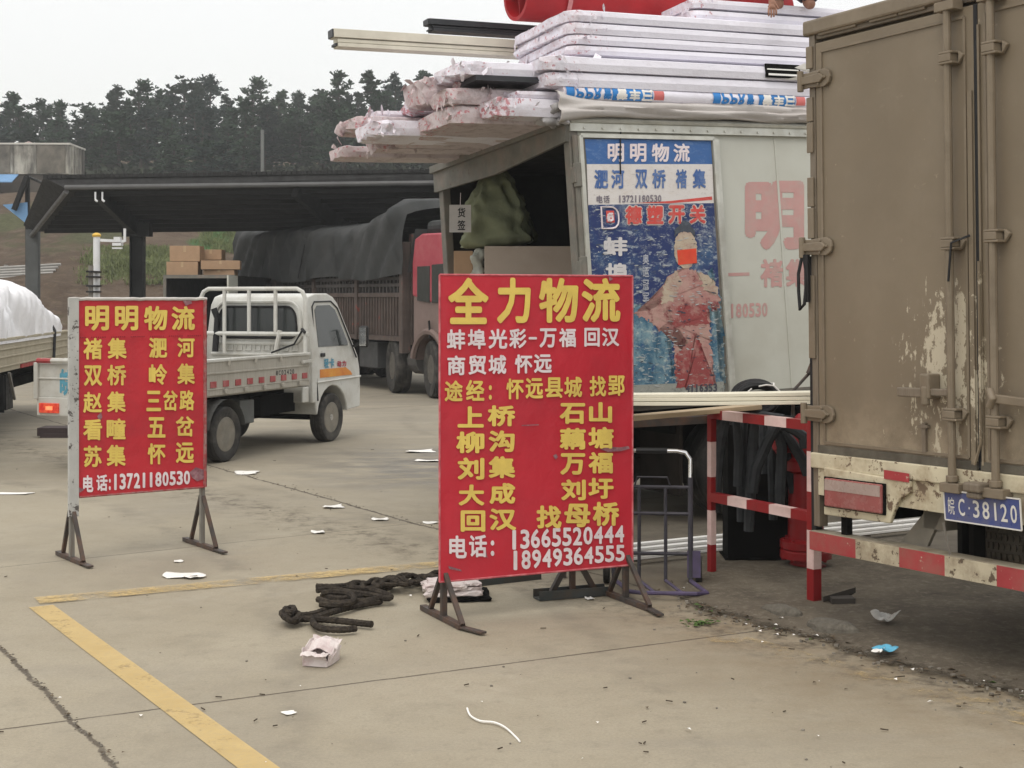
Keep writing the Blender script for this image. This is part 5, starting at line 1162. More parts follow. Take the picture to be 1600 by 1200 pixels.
bp = MB(); bp.box(0, WT, -.058, .04, zb0, zb1); bm = bp.build('bumper', mat('dirty_bumper_steel', (.26, .23, .17), .6, .2, 5, (.12, .09, .06), .7, 7), bt, bevel=.006)
b.build('reflective_tape', [M_barred, M_barwht], bm)
b = MB(); x, z = lpos(1455, 812, .1); b.prism([(x + .05, .05, zs0 - .1), (x + .14, .05, zs0 - .1), (x + .02, .05, zb1), (x - .16, .05, zb1)], (0, .02, 0)); b.box(x + .0, x + .14, .05, .5, zs0 - .22, zs0 - .1); b.build('bumper_bracket', mat('grey_bracket', (.17, .155, .125), .7, .2, 6), bt)
b = MB(); xm = WT - (x + .14); b.box(.36, .46, .1, 4, .62, zf - .02); b.box(WT - .85, WT - .75, .1, 4, .62, zf - .02); 
for xx in (.92, .99): b.box(xx, xx + .03, .06, .14, .44, .8)
for y in (.8, 1.8, 2.8, 3.8): b.box(.05, WT - .05, y, y + .09, zf - .12, zf - .02)
b.build('chassis', M_under, bt)
b = MB(); b.tube([(lx(1474, 800, -.05).x, -.05, lx(1475, 815).z), (lx(1474, 800, -.05).x + .02, -.03, zb1)], .006, 5); b.build('hanging_wire', M_grey, bt)
sp = wheel(bt, Matrix.Translation((.95, .62, .56)), .35, .21, M_rim, 'dusty spare tyre slung under the chassis'); sp.data = sp.data.copy(); sp.data.materials[0] = mat('dusty_tyre_rubber', (.085, .073, .058), .9, .3, 6, (.16, .14, .11), .6, 8)
b = MB()
for k in range(72):
    a = k * math.pi / 36
    for dz in (-.07, -.023, .023, .07): b.box(-.004, .012, -.010, .010, dz - .016, dz + .016, 0, Matrix.Translation((.95, .62, .56)) @ Matrix.Rotation(a + dz, 4, 'Z') @ Matrix.Translation((.347, 0, 0)))
b.build('tread', mat('dusty_tyre_rubber', (.085, .073, .058)), sp)
for x, s in ((.22, -1), (WT - .22, 1)): wheel(bt, Matrix.Translation((x, 2.1, .37)) @ Matrix.Rotation(R(90) * s, 4, 'Y'), .37, .40, M_rim)
for x0 in (.05, WT - .5): b = MB(); b.box(x0, x0 + .45, 1.62, 1.65, .15, .75); b.build('mudflap', M_black, bt)
b = MB(); b.tube([(.2, 2.1, .37), (WT - .2, 2.1, .37)], .08); b.build('axle', M_under, bt)
b = MB(); b.box(-.02, 2.2, 3.6, 4.0, .25, zf); b.build('fuel_tank', M_under, bt, bevel=.06)
b = MB(); a = Vector((-.035, -.06, lx(1272, 398).z)); dn = lx(1272, 484).z
b.tube([a, a + Vector((-.02, -.01, -.1)), Vector((-.055, -.07, dn + .10)), Vector((-.045, -.07, dn)), Vector((-.01, -.07, dn + .03)), Vector((.0, -.06, a.z - .12)), a + Vector((.01, 0, 0))], .009, 6)
b.box(-.015, .015, -.066, -.05, dn + .04, a.z); tag(b.build('rubber_strap', M_black, None, M=Mt), 'black rubber strap looped over the middle door hinge of the brown truck', 'strap')

# ================================================================== SIGN BOARDS AND SMALL THINGS
def board(name, label, Ms, Wd, z0, z1, m, post_in, foot_len, foot_off=0):
    t = thing(name, label, 'sign', Ms, 'red sign boards standing in the yard')
    b = MB(); nx, nz = 60, 80
    def fn(u, v): x = Wd * u; z = z0 + (z1 - z0) * v; k = math.sin(u * math.pi) * math.sin(v * math.pi); e = .35 + .65 * max(0, abs(u - .5) * 2.4 - .4, abs(v - .5) * 2.4 - .5); return Vector((x, -.0112 + .0052 * e * min(1, k * 9) * noise.noise(Vector((x * 5.5 + z * 2, z * 4.5 - x, 2 + Wd))) + .0016 * noise.noise(Vector((x * 2, z * 1.6, 6))), z))
    b.grid(fn, nx, nz); b.box(0, Wd, -.008, .0, z0, z1, 1); p = b.build('panel', [m, M_signback], t)
    s = .032
    for x in post_in: b = MB(); b.box(x - s / 2, x + s / 2, .002, .002 + s, 0.02, z1 - .01); b.build('post', M_grey if Wd < 1.1 else M_steel, t, bevel=.003)
    for z in (z0 + .02, (z0 + z1) / 2, z1 - .02): b = MB(); b.box(post_in[0] + s / 2, post_in[1] - s / 2, .004, .03, z - .014, z + .014); b.build('cross_rail', M_steel, t)
    return t, p
def foot(t, x, l0, l1, h, bend=0):
    b = MB(); y = .018
    b.bar((x, y + l1, .018), (x, y - l0 * .6, .016), .04, .028); b.bar((x, y - l0 * .6, .016), (x + bend, y - l0, .016 + abs(bend) * .0), .04, .012)
    b.bar((x, y + l1 * .62, .03), (x, y + .02, h), .026, .022); b.bar((x, y - l0 * .62, .03), (x, y - .02, h), .026, .022)
    return b.build('foot', M_steel, t, bevel=.002)

Ms1 = frame(Vector((-.394, 7.94, 0)), (.9046, .4268)); W1 = 1.195; z10, z11 = .2175, 1.873
t1, p1 = board('sign_board', 'big red board headed in large yellow characters, beside the hand truck', Ms1, W1, z10, z11, M_signred, (.035, W1 - .03), .4)
foot(t1, .035, .42, .30, .26, .05); foot(t1, W1 - .03, .44, .30, .27, -.03)
b = MB()
for a, c in (((0, z10), (0, z11)), ((W1, z10), (W1, z11)), ((0, z11), (W1, z11)), ((0, z10), (W1, z10))): b.tube([(a[0], -.010, a[1]), (c[0], -.010, c[1])], .006, 6)
b.build('edge_binding', mat('pale_red_hem', (.52, .10, .12), .5, .3, 20, (.4, .28, .27), .6, 20), t1)
CB = (640, 420, 2.07); cS = -.0185
lettering(p1, M_yel, Ms1, cS, CB, [('全124-256 力282-392 物418-546 流556-682', 28, 180, 30, 172)], .035)
lettering(p1, M_whl, Ms1, cS, CB, [('蚌120-180 埠188-246 光255-316 彩322-378 -385-412 万420-475 福483-538 回565-615 汉622-678', 196, 262, 190, 250), ('商122-180 贸190-248 城255-313 怀340-397 远402-460', 281, 345, 276, 336)], .03)
lettering(p1, M_yel, Ms1, cS, CB, [('途113-172 经182-242 ：256-266 怀312-369 远375-432 县438-496 城500-558 找582-636 郢642-696', 362, 430, 344, 410)], .03)
for l, r, a in (('上155-240 桥252-342', '石485-568 山580-655', (446, 515, 430, 497)), ('柳150-242 沟255-340', '藕485-570 塘578-660', (528, 598, 510, 580)), ('刘155-242 集255-342', '万487-568 福578-658', (612, 684, 591, 660)),
                ('大158-242 成258-342', '刘490-570 圩578-660', (700, 768, 674, 742)), ('回165-245 汉258-345', '找410-492 母500-585 桥592-678', (784, 852, 751, 830))):
    lettering(p1, M_yel, Ms1, cS, CB, [(l + ' ' + r, *a)], .04)
lettering(p1, M_whl, Ms1, cS, CB, [('电128-185 话192-250 ：262-274', 864, 938, 858, 930), (spread('13665520444', 322, 696), 845, 909, 829, 884), (spread('18949364555', 326, 698), 912, 975, 892, 945)], .028)

def scuff(parent, M, c, polys, m, name='scuff_mark'):
    for pts in polys: b = MB(); b.face([onp(M, px, py, 1, c) for px, py in pts]); b.build(name, m, parent)
M_scuf = mat('grey_scuff', (.24, .10, .12), .6, .3, 30, (.40, .32, .33), .6, 40)
scuff(p1, Ms1, -.0179, [[(938, 702), (952, 698), (968, 699), (982, 697), (984, 701), (970, 705), (950, 706)], [(902, 672), (914, 670), (912, 673)], [(864, 712), (869, 709), (872, 714), (868, 718)], [(700, 884), (720, 890), (722, 893), (702, 889)], [(756, 866), (759, 858), (762, 872)], [(951, 430), (958, 436), (952, 440)], [(815, 664), (842, 663), (842, 664.5), (815, 665.5)]], M_scuf)
Ms2 = frame(Vector((-2.94, 9.75, 0)), (.793, .57)); W2 = .977; z20, z21 = .425, 1.737
t2, p2 = board('sign_board', 'smaller red board on two tall grey posts beside the white truck', Ms2, W2, z20, z21, M_signred2, (.03, W2 - .02), .4)
for o in t2.children:
    if o.name.startswith('panel'):
        for v in o.data.vertices:
            if v.co.x < .065: v.co.x = max(v.co.x, .062)
foot(t2, .03, .36, .27, .36); foot(t2, W2 - .02, .38, .30, .36)
b = MB(); b.box(-.002, .062, -.03, .002, .30, z21 + .012); b.build('side_strip', mat('flaking_white_strip', (.42, .42, .40), .8, .15, 6, chip=(.10, .09, .085), cthr=.56, cs=16), t2)
b = MB(); b.tube([(.0 + W2 * k / 24, -.014, z21 + .004 + .006 * noise.noise(Vector((k * .8, 1, 0)))) for k in range(25)], .012, 6); b.build('top_hem', mat('dirty_white_hem', (.50, .48, .45), .8, .2, 9), t2)
b = MB(); b.tube([(W2 - .012, -.014, z20 + (z21 - z20) * k / 30 ) for k in range(31)], .013, 6); b.tube([(.07 + (W2 - .09) * k / 20, -.016, z20 + .004 * noise.noise(Vector((k, 3, 0)))) for k in range(21)], .007, 5); b.build('edge_binding', mat('torn_dark_hem', (.30, .06, .06), .8, .3, 14, (.30, .27, .25), .8, 18), t2)
b = MB()
for k in range(58):
    if k % 9 in (3, 4): continue
    x = .075 + k * .0152; b.box(x, x + .006, -.020, -.0165, z21 - .255, z21 - .249)
b.build('stitch_row', mat('dark_stitches', (.20, .02, .03), .8), p2)
CB2 = (60, 440, 2.609); cS2 = -.0185
lettering(p2, M_yel, Ms2, cS2, CB2, [('明190-288 明312-407 物430-526 流542-638', 98, 200, 100, 198)], .035)
for s, a in (('褚183-260 集282-360 淝450-525 河566-637', (230, 318, 228, 308)), ('双185-260 桥280-358 岭450-525 集566-638', (342, 426, 333, 418)), ('赵182-260 集280-356 三440-500 岔508-568 路575-636', (450, 536, 442, 524)),
             ('看182-260 疃278-356 五445-518 岔560-635', (562, 648, 548, 630)), ('苏185-258 集278-356 怀445-518 远560-634', (670, 758, 654, 738))): lettering(p2, M_yel, Ms2, cS2, CB2, [(s, *a)], .03)
lettering(p2, M_whl, Ms2, cS2, CB2, [('电182-224 话236-282 ：287-295 ' + spread('13721180530', 300, 620), 790, 860, 770, 826)], .035)

scuff(p2, Ms2, -.0179, [[(296, 738), (306, 730), (318, 734), (320, 748), (308, 752), (300, 746)], [(152, 650), (158, 644), (160, 652), (155, 658)], [(286, 470), (298, 466), (300, 474), (290, 478)], [(120, 760), (132, 765), (124, 770)]], M_scuf)
# red and white barrier round the hydrant
A0, A1 = Vector((1.255, 9.25, 0)), Vector((1.722, 8.39, 0)); Mbar = frame(A0, (A1 - A0)); LBr = (A1 - A0).length
br = thing('pipe_barrier', 'red and white striped steel barrier in front of the hydrant', 'barrier', Mbar)
def striped(b, p, q, w, n, first):
    p, q = Vector(p), Vector(q)
    for k in range(n): b.bar(p.lerp(q, k / n), p.lerp(q, (k + 1) / n), w, w, (k + first) % 2)
def barpost(x, y, hh, cuts, hw):
    b = MB(); z = 0; k = 0
    for c in cuts + [hh]: b.box(x - hw, x + hw, y - hw, y + hw, z, c, k % 2); z = c; k += 1
    b.build('post', [M_mred, M_mwht], br, bevel=.003)
barpost(0, 0, 1.05, [.20, .415, .625, .845], .021); barpost(LBr, 0, 1.05, [.207, .426, .645, .875], .03)
def rail(z, cuts, w):
    b = MB(); xs_ = [.02] + [onp(Mbar, px, 700, 1, -.02).x for px in cuts] + [LBr - .03]
    for k in range(len(xs_) - 1): b.bar((xs_[k], 0, z), (xs_[k + 1], 0, z), w, w, k % 2)
    b.build('rail', [M_mred, M_mwht], br)
rail(1.02, (1130, 1162, 1196, 1230), .056); rail(.50, (1138, 1168, 1203, 1237), .056)
Hc = P(1259, 885, 9.5); hd = thing('fire_hydrant', 'red fire hydrant standing inside the striped barrier', 'hydrant', T(Hc.x, 9.5, 0))
b = MB(); b.lathe([(.15, 0), (.15, .02), (.10, .03), (.10, .07), (.165, .075), (.165, .12), (.155, .13), (.165, .14), (.165, .185), (.115, .20), (.11, .62), (.145, .64), (.145, .70), (.12, .72), (.125, .88), (.10, .95), (.05, 1.0), (.035, 1.0), (.035, 1.04), (.001, 1.04)], Matrix(), 28); b.build('body', M_mred, hd, smooth=30)
for a in (200, 320, 85):
    M_ = Matrix.Rotation(R(a), 4, 'Z') @ T(.10, 0, .80) @ Matrix.Rotation(R(90), 4, 'Y'); b = MB(); b.lathe([(.05, 0), (.05, .06), (.062, .06), (.062, .10), (.03, .11), (.03, .13), (.001, .13)], M_, 16); b.build('outlet_cap', M_mred, hd, smooth=30)
b = MB()
for k in range(8): a = k * math.pi / 4; b.tube([(.145 * math.cos(a), .145 * math.sin(a), .06), (.145 * math.cos(a), .145 * math.sin(a), .20)], .012, 6)
b.build('flange_bolt', M_mred, hd)
# black hose ends draped over the barrier
rnd = random.Random(3); b = MB()
for (x0, y0, pts) in ((1136, 650, [(1136, 650), (1126, 690), (1120, 745), (1118, 800)]), (1180, 655, [(1180, 655), (1176, 700), (1172, 780), (1170, 830)]), (1205, 655, [(1215, 662), (1200, 690), (1182, 730), (1176, 770)]), (1218, 660, [(1212, 660), (1222, 700), (1220, 745), (1218, 800)]),
                      (1240, 660, [(1215, 664), (1236, 690), (1256, 722), (1262, 742)]), (1250, 668, [(1222, 664), (1242, 672), (1255, 682), (1258, 700)])):
    Y = 9.28 + rnd.uniform(-.05, .12); b.tube([P(px, py, Y) for px, py in pts], [.028, .034, .036, .033], 8)
for px0, px1, y1 in ((1150, 1152, 760), (1163, 1158, 815), (1190, 1196, 740), (1205, 1208, 812), (1228, 1240, 770), (1236, 1229, 700)):
    Y = 9.35 + rnd.uniform(-.04, .2); b.tube([P(px0, 650, Y), P((px0 + px1) / 2 + rnd.uniform(-5, 5), (650 + y1) / 2, Y), P(px1, y1, Y)], [.025, .03, .028], 8)
b.tube([P(1130, 646, 9.25), P(1180, 648, 9.2), P(1225, 655, 9.1)], .03, 8)
tag(b.build('rubber_hose', mat('dull_rubber_hose', (.03, .033, .036), .7, .3, 8), smooth=True), 'limp black rubber hoses hanging over the rail in front of the hydrant', 'hoses')
# planks across the barrier
Mpl = frame(Vector((0, 0, 0)), (.98, -.12)); 
def plank(label, a, c, w, h, m, y0=0, bend=0):
    u = (c - a); Lp = u.length; M_ = frame(a, u); b = MB(); n = 10
    b.loops([[Vector((Lp * k / n, y, z + (c.z - a.z) * k / n - bend * math.sin(math.pi * k / n))) for y, z in ((0, 0), (w, 0), (w, h), (0, h))] for k in range(n + 1)])
    return tag(b.build('plank', m, None, M=M_, bevel=.003), label, 'plank', 'planks across the barrier')
a, c = P(880, 634, 9.05), P(1276, 630, 8.72)
plank('lower pale plank in the stack lying on the barrier', a + Vector((0, 0, .0)), c + Vector((0, 0, -.006)), .16, .022, M_plank, bend=.004)
plank('middle pale plank in the stack lying on the barrier', a + Vector((-.05, .01, .024)), c + Vector((-.01, .01, .018)), .16, .022, M_plank, bend=.003)
plank('upper pale plank topping the stack on the barrier', a + Vector((0, .005, .047)), c + Vector((.0, .005, .044)), .16, .022, M_plank, bend=.004)
plank('brown plank slanting out below the pale stack', P(880, 668, 9.0) , P(1190, 640, 9.16), .14, .03, M_plank2)
b = MB(); b.bar(P(870, 668, 9.4), P(1108, 655, 9.32), .05, .05); b.bar(P(880, 660, 9.4), G(880, 903), .04); b.bar(P(960, 660, 9.36), (P(960, 660, 9.36).x, 9.36, 0), .04); tag(b.build('steel_trestle', M_steel), 'dark steel trestle under the planks behind the big red board', 'trestle')
# coil with white straps behind the planks
q = P(1182, 632, 9.75); cb = thing('hose_coil', 'thick black hose coil tied with white straps behind the planks', 'coil', T(q.x, 9.75, q.z + .02))
b = MB()
for k, (r_, y) in enumerate(((.112, 0), (.122, .055), (.116, .11), (.105, -.05))): b.tube([(r_ * 1.15 * math.cos(a), y + .012 * math.sin(3 * a), .02 + r_ * .85 * math.sin(a)) for a in [j * math.pi / 16 for j in range(32)]], .026, 8, closed=True)
b.build('hose', M_black, cb, smooth=True)
b = MB(); b.tube([(.0, -.085, .105), (.05, -.085, .115), (.10, -.08, .11), (.115, .0, .12), (.115, .12, .115)], .006, 5); b.tube([(.10, -.085, .11), (.14, -.09, .07), (.18, -.08, .03)], .006, 5); b.tube([(-.07, -.085, .07), (-.045, -.085, .09)], .006, 5); b.build('strap', M_wht, cb)
b = MB(); b.box(q.x - .22, q.x + .26, 9.66, 9.94, 0, .04); b.box(q.x - .2, q.x + .24, 9.68, 9.92, .04, q.z - .13); tag(b.build('wooden_crate', M_under), 'dark crate under the hose coil, shade painted into its colour', 'crate')  # near-black crate colour stands in for the shade behind the barrier
b = MB(); b.tube([G(1233, 800) , P(1240, 610, 10.0), P(1270, 577, 10.02)], .012, 6); b.bar(P(1266, 585, 10.0), P(1275, 562, 10.02), .035, .05)
tag(b.build('broom', M_steel), 'dark leaning stick beside the pale box wall', 'stick')
# silver profiles on the ground
d = Vector((.865, .502, 0))
for i, (px, py, r_, lab) in enumerate(((975, 877, .021, 'front silver tube of three lying along the pale truck'), (975, 870, .021, 'middle silver tube of three lying along the pale truck'), (975, 863, .022, 'rear silver tube of three lying along the pale truck'))):
    a = G(px, py, .03) ; a.z = .055 + i * .004; b = MB(); e = a + d * (3.3 - .12 * i)
    b.loops([[p + Vector((-.502, .865, 0)) * y + Vector((0, 0, z)) for y, z in ((-r_, -r_), (r_, -r_), (r_, -.3 * r_), (r_ * .8, 0), (r_, .3 * r_), (r_, r_), (-r_, r_), (-r_, .3 * r_), (-r_ * .75, 0), (-r_, -.3 * r_))] for p in (a - d * .4, e)])
    tag(b.build('metal_tube', M_alup, bevel=.002), lab, 'tube', 'silver tubes on the ground')
b = MB(); a = G(960, 880); 
for t in (.15, 2.2): b.box(a.x + d.x * t - .05, a.x + d.x * t + .05, a.y + d.y * t - .02, a.y + d.y * t + .34, 0, .03)
tag(b.build('timber_batten', M_twig), 'dark battens under the silver tubes', 'batten')

# hand truck
Mh = frame(Vector((.62, 8.93, 0)), (.93, -.10)); Mh = Mh @ Matrix.Rotation(R(-6), 4, 'X')
ht = thing('hand_truck', 'purple steel hand truck with chrome handle behind the big red board', 'hand truck', Mh)
Wh = .46; hh = .80
b = MB()
for x in (0, Wh): b.tube([(x, 0, .05), (x, 0, hh - .14)], .016, 8)
for z in (.20, .44, .60): b.tube([(0, 0, z), (Wh, 0, z)], .011, 8)
for x in (.15, .31): b.tube([(x, 0, .04), (x, 0, .60)], .011, 8)
b.tube([(.12, -.0, .60), (.14, -.03, .66), (.32, -.03, .66), (.34, 0, .60)], .006, 6)
b.build('frame', M_htk, ht, smooth=30)
b = MB(); b.box(Wh - .02, Wh + .06, -.01, .02, .06, .22); b.build('wheel_guard', M_purple, ht)
b = MB(); b.tube([(0, 0, hh - .14), (0, 0, hh - .03), (.03, 0, hh + .01), (.08, 0, hh + .02), (Wh - .08, 0, hh + .02), (Wh - .03, 0, hh + .01), (Wh, 0, hh - .03), (Wh, 0, hh - .14)], .013, 10); b.build('handle', M_chrome, ht, smooth=True)
b = MB(); b.tube([(.13, 0, hh + .02), (.32, 0, hh + .02)], .018, 8); b.build('grip', M_black, ht, smooth=True)
b = MB(); b.tube([(0, 0, .04), (.10, -.33, .0), (.17, -.39, .0), (Wh + .03, -.39, .0), (Wh + .09, -.33, .0), (Wh, 0, .04)], .013, 8)
for x in (.15, .31): b.tube([(x, 0, .04), (x + .10, -.39, .0)], .010, 6)
b.build('toe_plate', M_purple, ht, smooth=30)
for x, s in ((-.05, -1), (Wh + .05, 1)): wheel(ht, Matrix.Translation((x, .09, .10)) @ Matrix.Rotation(R(90) * s, 4, 'Y'), .09, .04, lug=False)

# steel channel foot of another stand, bars, rope, packs
fo = thing('stand_foot', 'loose dark steel channel with an A shaped brace under the big red board', 'stand foot', frame(G(843, 940), G(955, 931) - G(843, 940)))
Lf = (G(955, 931) - G(843, 940)).length
b = MB(); b.box(0, Lf, 0, .10, .004, .012); b.box(0, Lf, 0, .008, .012, .055); b.box(0, Lf, .092, .10, .012, .055); b.build('channel', mat('dark_green_steel', (.055, .062, .062), .5, .2, 6, (.12, .08, .05), .5, 9), fo)
b = MB(); m_ = Lf * .50
b.bar((m_ - .14, .05, .02), (m_ - .01, .05, .24), .03); b.bar((m_ + .15, .05, .02), (m_ + .02, .05, .24), .03); b.bar((m_, .05, .02), (m_, .05, .26), .03); b.build('brace', M_steel, fo)
b = MB(); b.bar(G(700, 915, .02), G(842, 899, .02), .06, .04); tag(b.build('steel_bar', mat('dark_green_steel', (.055, .062, .062))), 'plain dark steel bar lying behind the paper pack', 'bar')
def gpl(pts, z=.03): return [Vector((*G(px, py, z).to_2d(), z + .012 * noise.noise(Vector((px * .09, py * .2, 0))))) for px, py in pts]
def smoothp(p, n=5):
    out = []
    for i in range(len(p) - 1):
        a, c_, d_, e = p[max(0, i - 1)], p[i], p[i + 1], p[min(len(p) - 1, i + 2)]
        for k in range(n):
            t = k / n; out.append(.5 * ((2 * c_) + (d_ - a) * t + (2 * a - 5 * c_ + 4 * d_ - e) * t * t + (3 * c_ - a - 3 * d_ + e) * t ** 3))
    return out + [p[-1]]
b = MB(); rr_ = .024
strands = [([(470, 962), (492, 958), (530, 946), (570, 938), (600, 932)], .03), ([(468, 968), (490, 966), (520, 956), (560, 945), (598, 938)], .03), ([(488, 966), (530, 970), (568, 974), (583, 976)], .03), ([(488, 968), (492, 977), (505, 983), (535, 984), (561, 981)], .03),
           ([(495, 922), (520, 920), (545, 925), (575, 930), (605, 934), (608, 930), (575, 922), (540, 918)], .05), ([(497, 936), (520, 941), (555, 940), (585, 937), (586, 931), (560, 932), (530, 934), (500, 930)], .04), ([(500, 944), (530, 945), (552, 938), (548, 928), (522, 926), (498, 927)], .06),
           ([(495, 917), (515, 918), (540, 916), (556, 911), (568, 914), (566, 921), (585, 918), (600, 910), (606, 903), (614, 905)], .03)]
def twisted(p, r):
    p = smoothp(p, 4); acc = 0; out = []; rad = []
    for i, (a, c_) in enumerate(zip(p, p[1:])):
        n = max(1, int((c_ - a).length / .009))
        for k in range(n): out.append(a.lerp(c_, k / n)); acc += (c_ - a).length / n; rad.append(r * (.90 + .16 * abs(math.sin(acc * 105))))
    b.tube(out, rad, 7)
for s, z in strands: twisted(gpl(s, z), .018)
rnd = random.Random(8)
for i in range(12):
    t = i / 11; px = 572 + 120 * t; py = 917 - 18 * t + rnd.uniform(-4, 4); z = .035 + .03 * (i % 2)
    L2 = rnd.uniform(13, 21); hh_ = rnd.uniform(4, 6.5); an = rnd.uniform(-.5, .5); twisted(gpl([(px + L2 * math.cos(a) + 3 * math.sin(a * 2 + an), py + hh_ * math.sin(a + an)) for a in [k * math.pi / 5 for k in range(11)]], z), .0155)
for (px, py, rpx, z) in ((455, 962, 12, .05), (448, 958, 8, .06), (461, 965, 9, .04), (453, 953, 7, .075)): twisted(gpl([(px + rpx * math.cos(a), py + rpx * .55 * math.sin(a)) for a in [k * math.pi / 4 for k in range(10)]], z), .017)
tag(b.build('rope', M_rope, smooth=True), 'heap of thick dark rope on the concrete beside the big red board', 'rope')
def pack(label, M_, sx, sy, sz, m, seed, amp=.02, name='paper_pack', cat='pack'):
    b = MB()
    def fn(u, v):
        a = u * 2 * math.pi; t = (v - .5) * math.pi; e = .35
        cx = math.copysign(abs(math.cos(a)) ** e, math.cos(a)) * abs(math.cos(t)) ** e; cy = math.copysign(abs(math.sin(a)) ** e, math.sin(a)) * abs(math.cos(t)) ** e; cz = math.copysign(abs(math.sin(t)) ** e, math.sin(t))
        q = Vector((cx * sx / 2, cy * sy / 2, sz / 2 + cz * sz / 2)); n = Vector((noise.noise(q * 11 + Vector((seed, 0, 0))), noise.noise(q * 11 + Vector((0, seed, 0))), noise.noise(q * 11 + Vector((0, 0, seed)))))
        q += n * amp; q.z = max(q.z, .004); return q
    b.grid(fn, 28, 16); return tag(b.build(name, m, None, M=M_, smooth=40), label, cat)
M_pack = mat('scuffed_pink_paper', (.62, .56, .54), .7, .06, 9, (.34, .20, .20), .6, 14, bump=.4, bs=30, bd=.01, chip=(.40, .16, .16), cthr=.66, cs=30)
def sheetbox(b, M_, sx, sy, z0, z1, seed, j=.012, skip_top=False):
    r = random.Random(seed); n = 9; k = lambda a: a + r.uniform(-j, j)
    def ring(z, m): return [M_ @ Vector((k(x * sx / 2 * m), k(y * sy / 2 * m), max(.002, z + r.uniform(-j, j) * .5))) for x, y in [(-1 + 2 * i / n, -1) for i in range(n)] + [(1, -1 + 2 * i / n) for i in range(n)] + [(1 - 2 * i / n, 1) for i in range(n)] + [(-1, 1 - 2 * i / n) for i in range(n)]]
    b.loops([ring(z0, .97), ring(z0 * .6 + z1 * .4, 1.02), ring(z1, 1.0)])
g = G(706, 941); b = MB(); M0 = frame(Vector((g.x, g.y + .13, 0)), (1, .12))
for i, (z0, z1, dx, dy, sx, sy, rz) in enumerate(((.028, .055, 0, 0, .33, .27, .0), (.057, .080, -.01, .01, .31, .25, .08), (.082, .098, -.04, .0, .22, .24, -.06), (.083, .097, .10, .01, .10, .2, .12))): sheetbox(b, M0 @ T(dx, dy, 0) @ Matrix.Rotation(rz, 4, 'Z'), sx, sy, z0, z1, i + 3)
tag(b.build('paper_pack', M_pack), 'flattened pinkish paper pack lying behind the foot of the big red board', 'pack')
b = MB(); sheetbox(b, M0 @ T(.03, .0, 0), .36, .29, .003, .026, 8); tag(b.build('cardboard_scrap', M_under), 'dark cardboard pressed flat under the pinkish paper pack', 'cardboard')  # near-black flat sheet under the pack
g = G(499, 1042); M0 = frame(Vector((g.x, g.y + .08, 0)), (1, -.22)); b = MB()
b.prism([M0 @ Vector(p) for p in ((-.065, -.085, .003), (.06, -.09, .003), (.065, .075, .003), (-.07, .08, .003))], (0, 0, .004))
for p, q, h0, h1, t in (((-.065, -.085), (.06, -.09), .07, .055, (0, -.004)), ((.06, -.09), (.065, .075), .055, .075, (.006, .0)), ((.065, .075), (-.07, .08), .09, .10, (-.01, .03)), ((-.07, .08), (-.065, -.085), .10, .075, (-.006, 0))):
    n = 6; r = random.Random(int(h0 * 999))
    lo = [Vector((p[0] + (q[0] - p[0]) * k / n, p[1] + (q[1] - p[1]) * k / n, .003)) for k in range(n + 1)]; md = [v + Vector((r.uniform(-.006, .006), r.uniform(-.006, .006), (h0 + (h1 - h0) * k / n) * .55)) for k, v in enumerate(lo)]
    hi = [v + Vector((t[0] + r.uniform(-.008, .008), t[1] + r.uniform(-.008, .008), h0 + (h1 - h0) * k / n + r.uniform(-.01, .01))) for k, v in enumerate(lo)]
    b.loops([[M0 @ v for v in l_] for l_ in (lo, md, hi)], closed=False, caps=False)
n = 7; r = random.Random(4)
b.loops([[M0 @ Vector((-.078 + .15 * k / n, y + r.uniform(-.006, .006), z + r.uniform(-.006, .006) - .012 * abs(k - 3.5) * sgn)) for k in range(n + 1)] for y, z, sgn in ((.10, .105, .3), (.05, .112, .6), (.0, .095, .9), (-.035, .088, 1.1))], closed=False, caps=False)
b.loops([[M0 @ Vector((-.06 + .13 * k / n, y + r.uniform(-.005, .005), z + r.uniform(-.007, .007))) for k in range(n + 1)] for y, z in ((-.088, .062), (-.115, .075), (-.13, .066))], closed=False, caps=False)
o = b.build('crushed_carton', M_pack); o.modifiers.new('thickness', 'SOLIDIFY').thickness = .003
tag(o, 'crushed small carton with torn top alone on the concrete', 'carton')
# scraps of paper, one thing each
def scrap(name, label, cat, px, py, w, d_, rz, m, curl=.02, seed=0, z=.006):
    curl *= .6; b = MB(); g = G(px, py); rnd = random.Random(seed); k1, k2 = rnd.uniform(2, 5), rnd.uniform(0, 6)
    b.grid(lambda u, v: Vector(((u - .5) * w * (1 + .15 * math.sin(v * 5 + k2)), (v - .5) * d_ * (1 + .2 * math.sin(u * k1 + k2)), z + curl * (.5 + .5 * math.sin(u * k1 * 1.3 + v * 3 + k2)) * (abs(u - .5) + abs(v - .5)))), 8, 8)
    o = b.build(name, m, None, M=T(g.x, g.y, .0) @ Matrix.Rotation(rz, 4, 'Z'), smooth=50)
    o.modifiers.new('thickness', 'SOLIDIFY').thickness = .002; return tag(o, label, cat)
scrap('paper_scrap', 'folded white paper lying between the smaller board and the yellow line', 'paper', 283, 901, .20, .16, .2, M_wht, .03, 1)
scrap('paper_scrap', 'white paper flap beside the folded white paper', 'paper', 304, 903, .12, .11, .7, M_wht, .02, 2, .012)
scrap('paper_scrap', 'white paper lying under the tail of the small white truck', 'paper', 385, 740, .22, .26, .1, M_wht, .03, 3)
scrap('paper_scrap', 'white paper at the crack in the middle of the yard', 'paper', 521, 793, .16, .14, .2, M_wht, .03, 4)
scrap('paper_scrap', 'small white paper below the crack in the yard', 'paper', 497, 833, .09, .10, .3, M_wht, .02, 5)
scrap('paper_scrap', 'small white paper along the crack toward the big board', 'paper', 594, 813, .12, .08, .1, M_wht, .02, 6)
